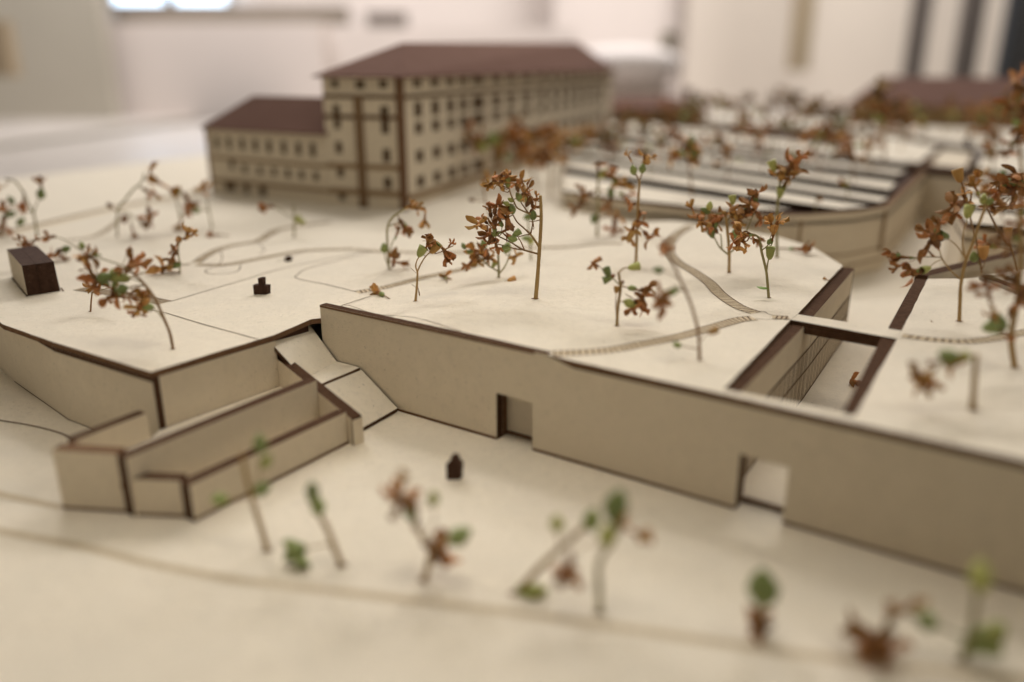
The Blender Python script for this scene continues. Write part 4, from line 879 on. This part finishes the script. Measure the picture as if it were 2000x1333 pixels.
# sprigs on the side of the terrace by the dark box
tree('arched sprig bending over with wilted orange flowers, near the terrace corner', (338, 682),
     [(3.0, [(338, 682), (332, 652), (320, 622), (303, 584), (280, 553), (262, 536), (251, 528)], STEMB), (1.6, [(251, 528), (240, 520), (222, 513), (202, 507), (180, 500), (160, 491), (128, 470), (108, 463)], STEMG), (1.5, [(322, 625), (310, 612), (300, 603)], STEMG), (1.8, [(283, 557), (262, 560), (240, 566)], STEMB), (1.4, [(280, 553), (262, 546), (245, 544)], STEMG), (1.2, [(155, 487), (150, 479)], STEMG), (1.4, [(240, 566), (228, 552), (212, 550)], STEMG), (1.2, [(190, 536), (186, 524), (183, 515)], STEMB)],
     [(257, 513, 52, 60, 'h'), (248, 489, 24, 82, 's'), (268, 518, 38, 20, 'o'), (240, 526, 30, 200, 'c'), (175, 501, 46, 190, 'dg'), (168, 496, 34, 220, 'ct'), (236, 542, 34, 165, 'y'), (274, 600, 48, 222, 'ht'), (281, 588, 40, 100, 'ht'), (290, 600, 22, 190, 'b'), (270, 608, 36, 250, 'h'), (242, 564, 26, 15, 'b'), (219, 568, 40, 250, 'o'), (230, 578, 34, 290, 'o'), (241, 581, 30, 330, 'x'), (255, 575, 28, 345, 'x'), (212, 582, 36, 220, 'x'), (272, 576, 24, 30, 'c'), (191, 549, 50, 160, 'o'), (204, 542, 30, 20, 'b'), (178, 532, 34, 120, 'h'), (181, 562, 40, 240, 'o'), (97, 464, 26, 190, 'hk'), (160, 480, 16, 110, 'b')], mat_=STEMB)
tree('small upright sprig half hidden by the arched one, thin stem in a slit', (176, 609), [(2.0, [(176, 609), (178, 590), (180, 572)], STEMB), (1.1, [(180, 572), (197, 567), (215, 562)], STEMG)], [(184, 562, 36, 120, 'ot'), (196, 556, 30, 60, 'h')], mat_=STEMB)
tree('small zigzag sprig of tan star flowers, open ground behind the arched sprig', (351, 535),
     [(1.8, [(351, 535), (351, 515), (348, 492), (350, 474), (356, 466)], STEMG)],
     [(367, 452, 34, 84, 'ot'), (378, 456, 20, 50, 'ht'), (358, 466, 22, 200, 'ct'), (340, 488, 30, 130, 'o'), (337, 504, 30, 250, 'h'), (346, 518, 18, 220, 'b'), (324, 532, 44, 215, 'ot'), (334, 522, 26, 60, 'ct'), (318, 546, 26, 250, 'h')], mat_=STEMG)
tree('curved pale sprig with hanging dark florets, before the engraved back line', (229, 462),
     [(2.0, [(229, 462), (230, 412), (245, 390), (261, 370), (276, 357), (282, 338)], STEMG), (1.4, [(231, 415), (246, 415), (262, 424), (272, 430)], STEMG), (1.3, [(250, 418), (256, 432), (258, 442)], STEMG), (1.4, [(268, 364), (277, 368), (285, 373)], STEMG)],
     [(294, 334, 32, 80, 'ct'), (288, 374, 28, 330, 'h'), (302, 376, 26, 300, 'ct'), (259, 452, 30, 285, 'c'), (276, 434, 26, 300, 'h'), (292, 420, 36, 280, 'o'), (288, 432, 30, 260, 'h'), (214, 402, 14, 130, 'k'), (243, 428, 18, 270, 'k')], mat_=STEMG)
tree('drooping sprig with a long olive flower, between the curved sprig and the wing', (355, 449),
     [(1.9, [(355, 449), (351, 421), (344, 388), (338, 374)], STEMG), (1.4, [(350, 420), (362, 414), (370, 408)], STEMG)],
     [(316, 360, 40, 150, 'ct'), (332, 370, 34, 330, 'ct'), (344, 376, 22, 20, 'b'), (366, 393, 38, 290, 'h'), (372, 406, 34, 280, 'o'), (354, 436, 30, 260, 'ct')], mat_=STEMG)
tree('plain pale sprig with one tan tuft at the corner of the wing', (415, 446),
     [(1.9, [(415, 446), (408, 412), (404, 388)], STEMG), (1.3, [(409, 412), (396, 410), (386, 413)], STEMG)], [(403, 372, 30, 100, 'ct'), (398, 376, 26, 130, 'ct'), (382, 412, 18, 200, 'b')], mat_=STEMG)
tree('faint bent sprig before the wing, one rust floret out to its side', (574, 464),
     [(2.2, [(574, 464), (575, 427), (573, 402)], STEMG), (1.3, [(575, 430), (560, 420), (545, 410), (534, 406)], STEMG)], [(523, 405, 26, 190, 'h'), (583, 427, 18, 60, 'v'), (590, 434, 14, 10, 'v')], mat_=STEMG)
tree('spreading sprig with dark drooping buds behind the dark box', (73, 464),
     [(2.2, [(73, 464), (70, 440), (65, 417), (56, 400), (43, 372), (28, 354), (10, 350)], STEMG), (1.5, [(66, 417), (71, 400), (76, 388), (79, 378)], STEMG), (1.3, [(64, 412), (45, 416), (30, 418)], STEMG)],
     [(46, 390, 34, 265, 'c'), (81, 364, 34, 100, 'cg'), (80, 378, 24, 85, 'b'), (22, 392, 18, 130, 'b'), (20, 419, 20, 190, 'b'), (40, 434, 20, 230, 'b'), (7, 410, 40, 280, 'o'), (6, 438, 40, 260, 'h'), (3, 366, 20, 200, 'ct')], mat_=STEMG)
tree('tiny rust sprig drooping over the top of the dark box', (62, 484), [(1.4, [(62, 484), (66, 474), (72, 468), (84, 466)], STEMB)], [(45, 476, 34, 170, 'o'), (52, 482, 26, 260, 'h'), (38, 470, 20, 130, 'x'), (66, 470, 20, 30, 'c')], z=.04, mat_=STEMB, foot=False)
tree('low rust floret on a short green stalk beside the dark box', (129, 508), [(1.4, [(129, 508), (126, 494), (128, 486)], STEMG)], [(114, 502, 36, 250, 'o'), (120, 508, 26, 290, 'h'), (131, 486, 20, 20, 'b')], mat_=STEMG)
# behind the tallest sprig
tree('tall straight sprig with a winged top flower, between the park and the slatted hall', (1242, 517),
     [(2.9, [(1242, 517), (1244, 460), (1246, 406), (1248, 372), (1249, 352)], STEM), (1.7, [(1249, 354), (1243, 342), (1238, 334)], STEMB), (1.7, [(1249, 353), (1254, 340), (1256, 330)], STEMB), (1.4, [(1245, 440), (1255, 450), (1262, 456)], STEM)],
     [(1229, 308, 24, 120, 'ct'), (1260, 306, 34, 86, 'ot'), (1271, 308, 20, 5, 'ct'), (1237, 332, 20, 100, 'b'), (1255, 330, 20, 85, 'b'), (1236, 447, 36, 250, 'ot'), (1232, 462, 34, 230, 'ht'), (1267, 464, 36, 310, 'o'), (1274, 458, 26, 40, 'ct'), (1252, 436, 26, 330, 'o'), (1230, 400, 28, 190, 'o'), (1250, 420, 26, 60, 'h')])
tree('blurred bushy sprig with wide rust side flowers, left of the winged one', (1166, 463),
     [(2.8, [(1166, 463), (1168, 410), (1168, 353), (1168, 335)], STEMG), (1.6, [(1168, 372), (1152, 376), (1142, 379)], STEM), (1.6, [(1168, 372), (1186, 374), (1204, 360)], STEM)],
     [(1168, 324, 30, 95, 'o'), (1140, 378, 36, 180, 'o'), (1126, 408, 34, 220, 'h'), (1134, 392, 34, 230, 'o'), (1204, 352, 40, 60, 'ot'), (1216, 364, 36, 350, 'ot'), (1196, 345, 34, 110, 'h'), (1193, 375, 22, 100, 'b'), (1160, 428, 20, 250, 'b'), (1200, 448, 42, 265, 'o'), (1206, 425, 34, 280, 'ot'), (1222, 384, 36, 330, 'o'), (1178, 340, 22, 60, 'v'), (1188, 400, 32, 240, 'o')])
tree('faint pale green sprig directly behind the thick stem of the tallest sprig', (1037, 508), [(1.8, [(1037, 508), (1036, 480), (1031, 430), (1028, 395)], STEMG), (1.2, [(1036, 480), (1042, 470)], STEMG)], [(1029, 388, 22, 95, 'v'), (1032, 424, 20, 200, 'b'), (1038, 470, 18, 60, 'v'), (1027, 466, 18, 170, 'b')], mat_=STEMG)
# fallen florets and crumbs
fallen('ring shaped fallen floret with a pale heart, beyond the short forked sprig', 870, 545, 34, 100, 'dyt')
fallen('tube shaped fallen floret lying at the end of the stepped path', 740, 577, 40, 130, 'hgt')
fallen('single fallen bud on a stalk between the low bushy sprig and the tallest one', 998, 549, 17, 40, 'u')
fallen('fallen floret with green calyx lying near the back edge of the park', 1560, 494, 52, 320, 'cg')
fallen('dark shrivelled floret lying on the terrace before the wing', 420, 463, 28, 190, 'ck')
fallen('rust floret lying on the courtyard floor by the brown board', 1664, 752, 48, 150, 'o', G)
fallen('curled red petal lying in front of the red brown sprig', 1819, 629, 14, 260, 's')
fallen('small tan crumb lying on the brown courtyard edge', 1614, 548, 14, 120, 'ct')
fallen('tiny red crumb in front of the tallest sprig', 925, 609, 10, 100, 's')
fallen('tiny red crumb near the curved stepped path', 1180, 669, 9, 10, 's')
# blurred sprigs along the near ground, below the long wall
gN = 'blurred sprigs along the near ground'
tree('bare leaning stem with four small green buds, before the stepped planter', (523, 1076), [(5.5, [(523, 1076), (508, 1025), (493, 977), (480, 925), (472, 888)], STEM), (2, [(497, 972), (505, 940), (508, 900)], STEM), (2, [(490, 970), (465, 975), (440, 978)], STEM)],
     [(508, 868, 38, 95, 'b'), (520, 902, 31, 60, 'v'), (426, 976, 38, 180, 'b'), (514, 954, 38, 30, 'b')], z=G, group=gN, mat_=STEM)
tree('stout leaning stem with a low green cluster on a side twig, before the ramp', (669, 1105), [(6, [(669, 1105), (650, 1062), (638, 1030), (620, 1000), (604, 974)], STEM), (2.2, [(652, 1062), (625, 1066), (600, 1074)], STEM)],
     [(609, 952, 35, 95, 'b'), (620, 987, 42, 110, 'b'), (612, 968, 33, 60, 'b'), (579, 1085, 51, 230, 'b'), (570, 1066, 38, 150, 'b'), (586, 1098, 35, 280, 'p')], z=G, group=gN)
tree('forked sprig with two deep rust flowers, below the first doorway', (827, 1134), [(6, [(827, 1134), (840, 1084), (828, 1055), (807, 1026)], STEM), (3, [(840, 1082), (850, 1070), (856, 1064)], STEM), (1.6, [(832, 1050), (842, 1030), (850, 1010), (846, 990)], STEM)],
     [(790, 982, 82, 115, 'o'), (783, 940, 42, 95, 'ct'), (784, 972, 62, 140, 'h'), (812, 1014, 52, 110, 'c'), (846, 972, 33, 95, 'v'), (862, 1070, 77, 350, 'o'), (856, 1080, 60, 300, 'h'), (896, 1048, 49, 30, 'b'), (880, 1060, 50, 20, 'ct')], z=G, group=gN)
tree('pale stem slanting low over the ground with a green leaf at its foot', (1004, 1160), [(6.5, [(1004, 1160), (1050, 1113), (1094, 1072), (1130, 1040), (1157, 1016)], STEM), (2, [(1092, 1074), (1090, 1050), (1088, 1032)], STEM)],
     [(1044, 1156, 49, 5, 'v'), (1026, 1160, 38, 10, 'b'), (1088, 1020, 38, 92, 'v'), (1156, 1012, 49, 80, 'b')], z=G, group=gN)
tree('upright sprig with a green top and one hanging rust bud, beside the slanting stem', (1171, 1197), [(6.5, [(1171, 1197), (1170, 1150), (1168, 1108), (1180, 1080), (1197, 1056), (1206, 1010)], STEMG), (1.6, [(1190, 1062), (1150, 1062), (1125, 1078)], STEM)],
     [(1204, 982, 64, 70, 'b'), (1195, 1000, 44, 110, 'b'), (1190, 1040, 51, 60, 'v'), (1212, 1030, 55, 60, 'cgt'), (1240, 1040, 57, 330, 'ct'), (1110, 1112, 70, 262, 'h'), (1104, 1118, 50, 230, 'o')], z=G, group=gN)
tree('short stem with one green bud above and a rust flower at its foot', (1487, 1240), [(5.5, [(1487, 1240), (1491, 1205), (1492, 1176)], STEM)], [(1490, 1138, 85, 92, 'b'), (1478, 1232, 75, 200, 'o'), (1486, 1226, 55, 100, 'h')], z=G, group=gN)
tree('toppled sprig with a large deep rust flower, at the very front', (1722, 1282), [(4.5, [(1722, 1282), (1732, 1230), (1760, 1196), (1815, 1216), (1870, 1240), (1890, 1244)], STEMG)], [(1704, 1268, 112, 215, 'o'), (1716, 1276, 95, 300, 'o'), (1694, 1256, 82, 160, 'h'), (1734, 1212, 62, 70, 'cgt'), (1768, 1190, 62, 20, 'ct'), (1815, 1216, 51, 330, 'b')], z=G, group=gN)
tree('olive clumped sprig by the long wall at the very front', (1880, 1296), [(7.5, [(1880, 1296), (1896, 1240), (1906, 1180), (1912, 1130)], STEMG)], [(1915, 1126, 62, 90, 'v'), (1922, 1244, 67, 10, 'b'), (1945, 1236, 58, 40, 'v'), (1908, 1258, 58, 200, 'b'), (1936, 1262, 56, 320, 'b')], z=G, group=gN)
# blurred sprigs farther back, sprouting from the halls and round the tall building
def auto(label, x, y, hgt, n, seed, group, z=None, lean=0.0, tan=.45, w=1.0, hue='t'):
    r = random.Random(seed); k = hgt
    top = (x + lean * k, y - k)
    st = [(max(1.4, .022 * k * w), [(x, y), (x + lean * k * .4 + r.uniform(-.03, .03) * k, y - k * .45), (x + lean * k * .75, y - k * .75), top], r.choice([STEM, STEMG, STEMB]))]
    fl = []
    for i in range(n):
        a = r.uniform(-35, 215); d = r.uniform(.08, .36) * k * w; cx, cy = x + lean * k * .85, y - k * r.uniform(.66, .95)
        L = k * r.uniform(.30, .46); kd = r.choice('oohhxc') + (hue if r.random() < tan else '')
        if r.random() < .18: kd = r.choice('bvb'); L *= .6
        fl.append((cx + math.cos(math.radians(a)) * d, cy - math.sin(math.radians(a)) * d * .8, L, a + r.uniform(-30, 30), kd))
    return tree(label, (x, y), st, fl, z=z, group=group, foot=False)
gB = 'blurred sprigs at the foot of the long facade'
for x, y, hg, n, s, l in ((948, 372, 105, 10, 1, 'blurred rust sprig before the wide window of the long facade'), (1012, 372, 95, 9, 2, 'blurred brown sprig second along the long facade'), (1045, 360, 108, 10, 3, 'blurred taller sprig reaching above its neighbours by the long facade'),
                          (1075, 388, 100, 9, 4, 'blurred orange sprig near the end of the slatted hall'), (1108, 348, 78, 8, 5, 'blurred dark sprig where the long facade meets the slatted hall'), (985, 352, 70, 7, 6, 'blurred low sprig tucked against the long facade'), (1150, 330, 70, 7, 7, 'blurred olive sprig at the corner of the slatted roof')):
    auto(l, x, y, hg, n, s, gB, lean=random.uniform(-.12, .12))
gR = 'blurred sprigs sprouting from the slatted roof'
for x, y, hg, n, s, l in ((1352, 384, 100, 9, 11, 'blurred rust sprig with green underside near the front of the slatted roof'), (1420, 358, 62, 7, 12, 'blurred olive brown sprig on the slatted roof behind the full headed one'), (1600, 338, 86, 9, 13, 'blurred dark rust sprig on the slatted roof, two dark lobes'),
                          (1668, 356, 72, 8, 14, 'blurred sprig with green base toward the alley end of the slatted roof'), (1699, 330, 60, 6, 15, 'blurred thin rust sprig by the dark alley beam'), (1592, 410, 26, 4, 16, 'blurred little rust tuft low on the front slat'), (1655, 392, 40, 4, 17, 'blurred tiny sprig on the second slat'),
                          (1300, 318, 60, 7, 18, 'blurred pale brown sprig on the middle slats'), (1470, 312, 60, 7, 19, 'blurred thin brown sprig on the rear slats'), (1395, 322, 56, 7, 20, 'blurred green and rust sprig among the rear slats')):
    auto(l, x, y, hg, n, s, gR, z=.056, lean=random.uniform(-.1, .15))
gF = 'blurred row of sprigs before the far brown roofed house'
ORD = ['first', 'second', 'third', 'fourth', 'fifth', 'sixth', 'seventh', 'eighth', 'ninth', 'tenth', 'eleventh', 'twelfth', 'thirteenth']
def nth(lst, i): return ORD[sorted(range(len(lst)), key=lambda j: lst[j][0]).index(i)]
ROW = ((1640, 262, 49, 8), (1690, 268, 67, 9), (1728, 318, 118, 7), (1752, 262, 51, 7), (1800, 266, 54, 7), (1838, 262, 45, 7), (1880, 268, 57, 7), (1915, 270, 62, 7), (1950, 276, 75, 8), (1985, 270, 61, 7), (1712, 258, 57, 6), (1772, 256, 53, 6), (1862, 258, 54, 6))
for i, (x, y, hg, n) in enumerate(ROW):
    auto('small blurred sprig, %s from the left in the row before the far house' % nth(ROW, i) if i != 2 else 'taller blurred sprig at the alley corner standing out from the row', x, y, hg, n, 30 + i, gF, z=.056, lean=random.uniform(-.1, .1), tan=.8, hue='q')
gO = 'blurred olive sprigs scattered behind the slatted hall'
OLV = ((1530, 250, 66, 10), (1475, 262, 50, 8), (1390, 262, 66, 9), (1360, 262, 60, 9), (1340, 268, 56, 9), (1425, 250, 48, 6), (1565, 258, 46, 6), (1610, 262, 60, 7), (1448, 246, 56, 5))
for i, (x, y, hg, n) in enumerate(OLV):
    auto('small blurred olive sprig behind the rear slats, %s from the left' % nth(OLV, i) if i else 'broadest blurred olive sprig standing in the gap between the two far houses', x, y, hg, n, 60 + i, gO, z=.056, lean=random.uniform(-.1, .1), tan=.9, w=1.2, hue='q')
gM = 'blurred sprigs crowding the rear of the slatted roof'
CRD = ((1262, 296, 56, 9), (1330, 290, 62, 9), (1448, 296, 60, 9), (1512, 300, 56, 8), (1548, 288, 54, 8), (1268, 345, 58, 8), (1230, 268, 50, 8), (1640, 300, 58, 8), (1290, 266, 54, 9), (1585, 276, 60, 8))
for i, (x, y, hg, n) in enumerate(CRD):
    auto('faint blurred rust sprig crowding the rear slats, %s from the left' % nth(CRD, i), x, y, hg, n, 100 + i, gM, z=.056, lean=random.uniform(-.1, .1), tan=.5, w=1.1, hue='q')
gE = 'blurred sprigs between the tall building end and the slatted hall'
END = ((1172, 318, 60, 7), (1196, 300, 54, 7), (1222, 292, 50, 6), (1250, 284, 50, 7), (1206, 336, 62, 7))
for i, (x, y, hg, n) in enumerate(END):
    auto('blurred brown sprig by the far end of the tall building, %s from the left' % nth(END, i), x, y, hg, n, 130 + i, gE, lean=random.uniform(-.1, .1), tan=.5, hue='q')
gS = 'blurred sprigs scattered over the far roofs by the alley'
SCT = ((1560, 352, 52, 6), (1490, 338, 50, 6), (1625, 322, 50, 6), (1760, 296, 50, 6), (1850, 262, 44, 5), (1810, 282, 46, 6), (1930, 312, 56, 7), (1730, 290, 52, 6), (1672, 282, 54, 6))
for i, (x, y, hg, n) in enumerate(SCT):
    auto('blurred small rust sprig scattered over the far roofs, %s from the left' % nth(SCT, i), x, y, hg, n, 150 + i, gS, z=.056, lean=random.uniform(-.12, .12), tan=.4, hue='q')
gA = 'blurred sprigs before the far hall'
for i, (x, y, hg, n, l) in enumerate(((1958, 425, 80, 8, 'blurred rust sprig before the far hall front'), (1920, 296, 60, 7, 'blurred sprig with thin pale stem on the far hall roof'), (1940, 352, 58, 6, 'blurred brown sprig on the far hall rear slats'))):
    auto(l, x, y, hg, n, 80 + i, gA, z=.056, lean=-.05)
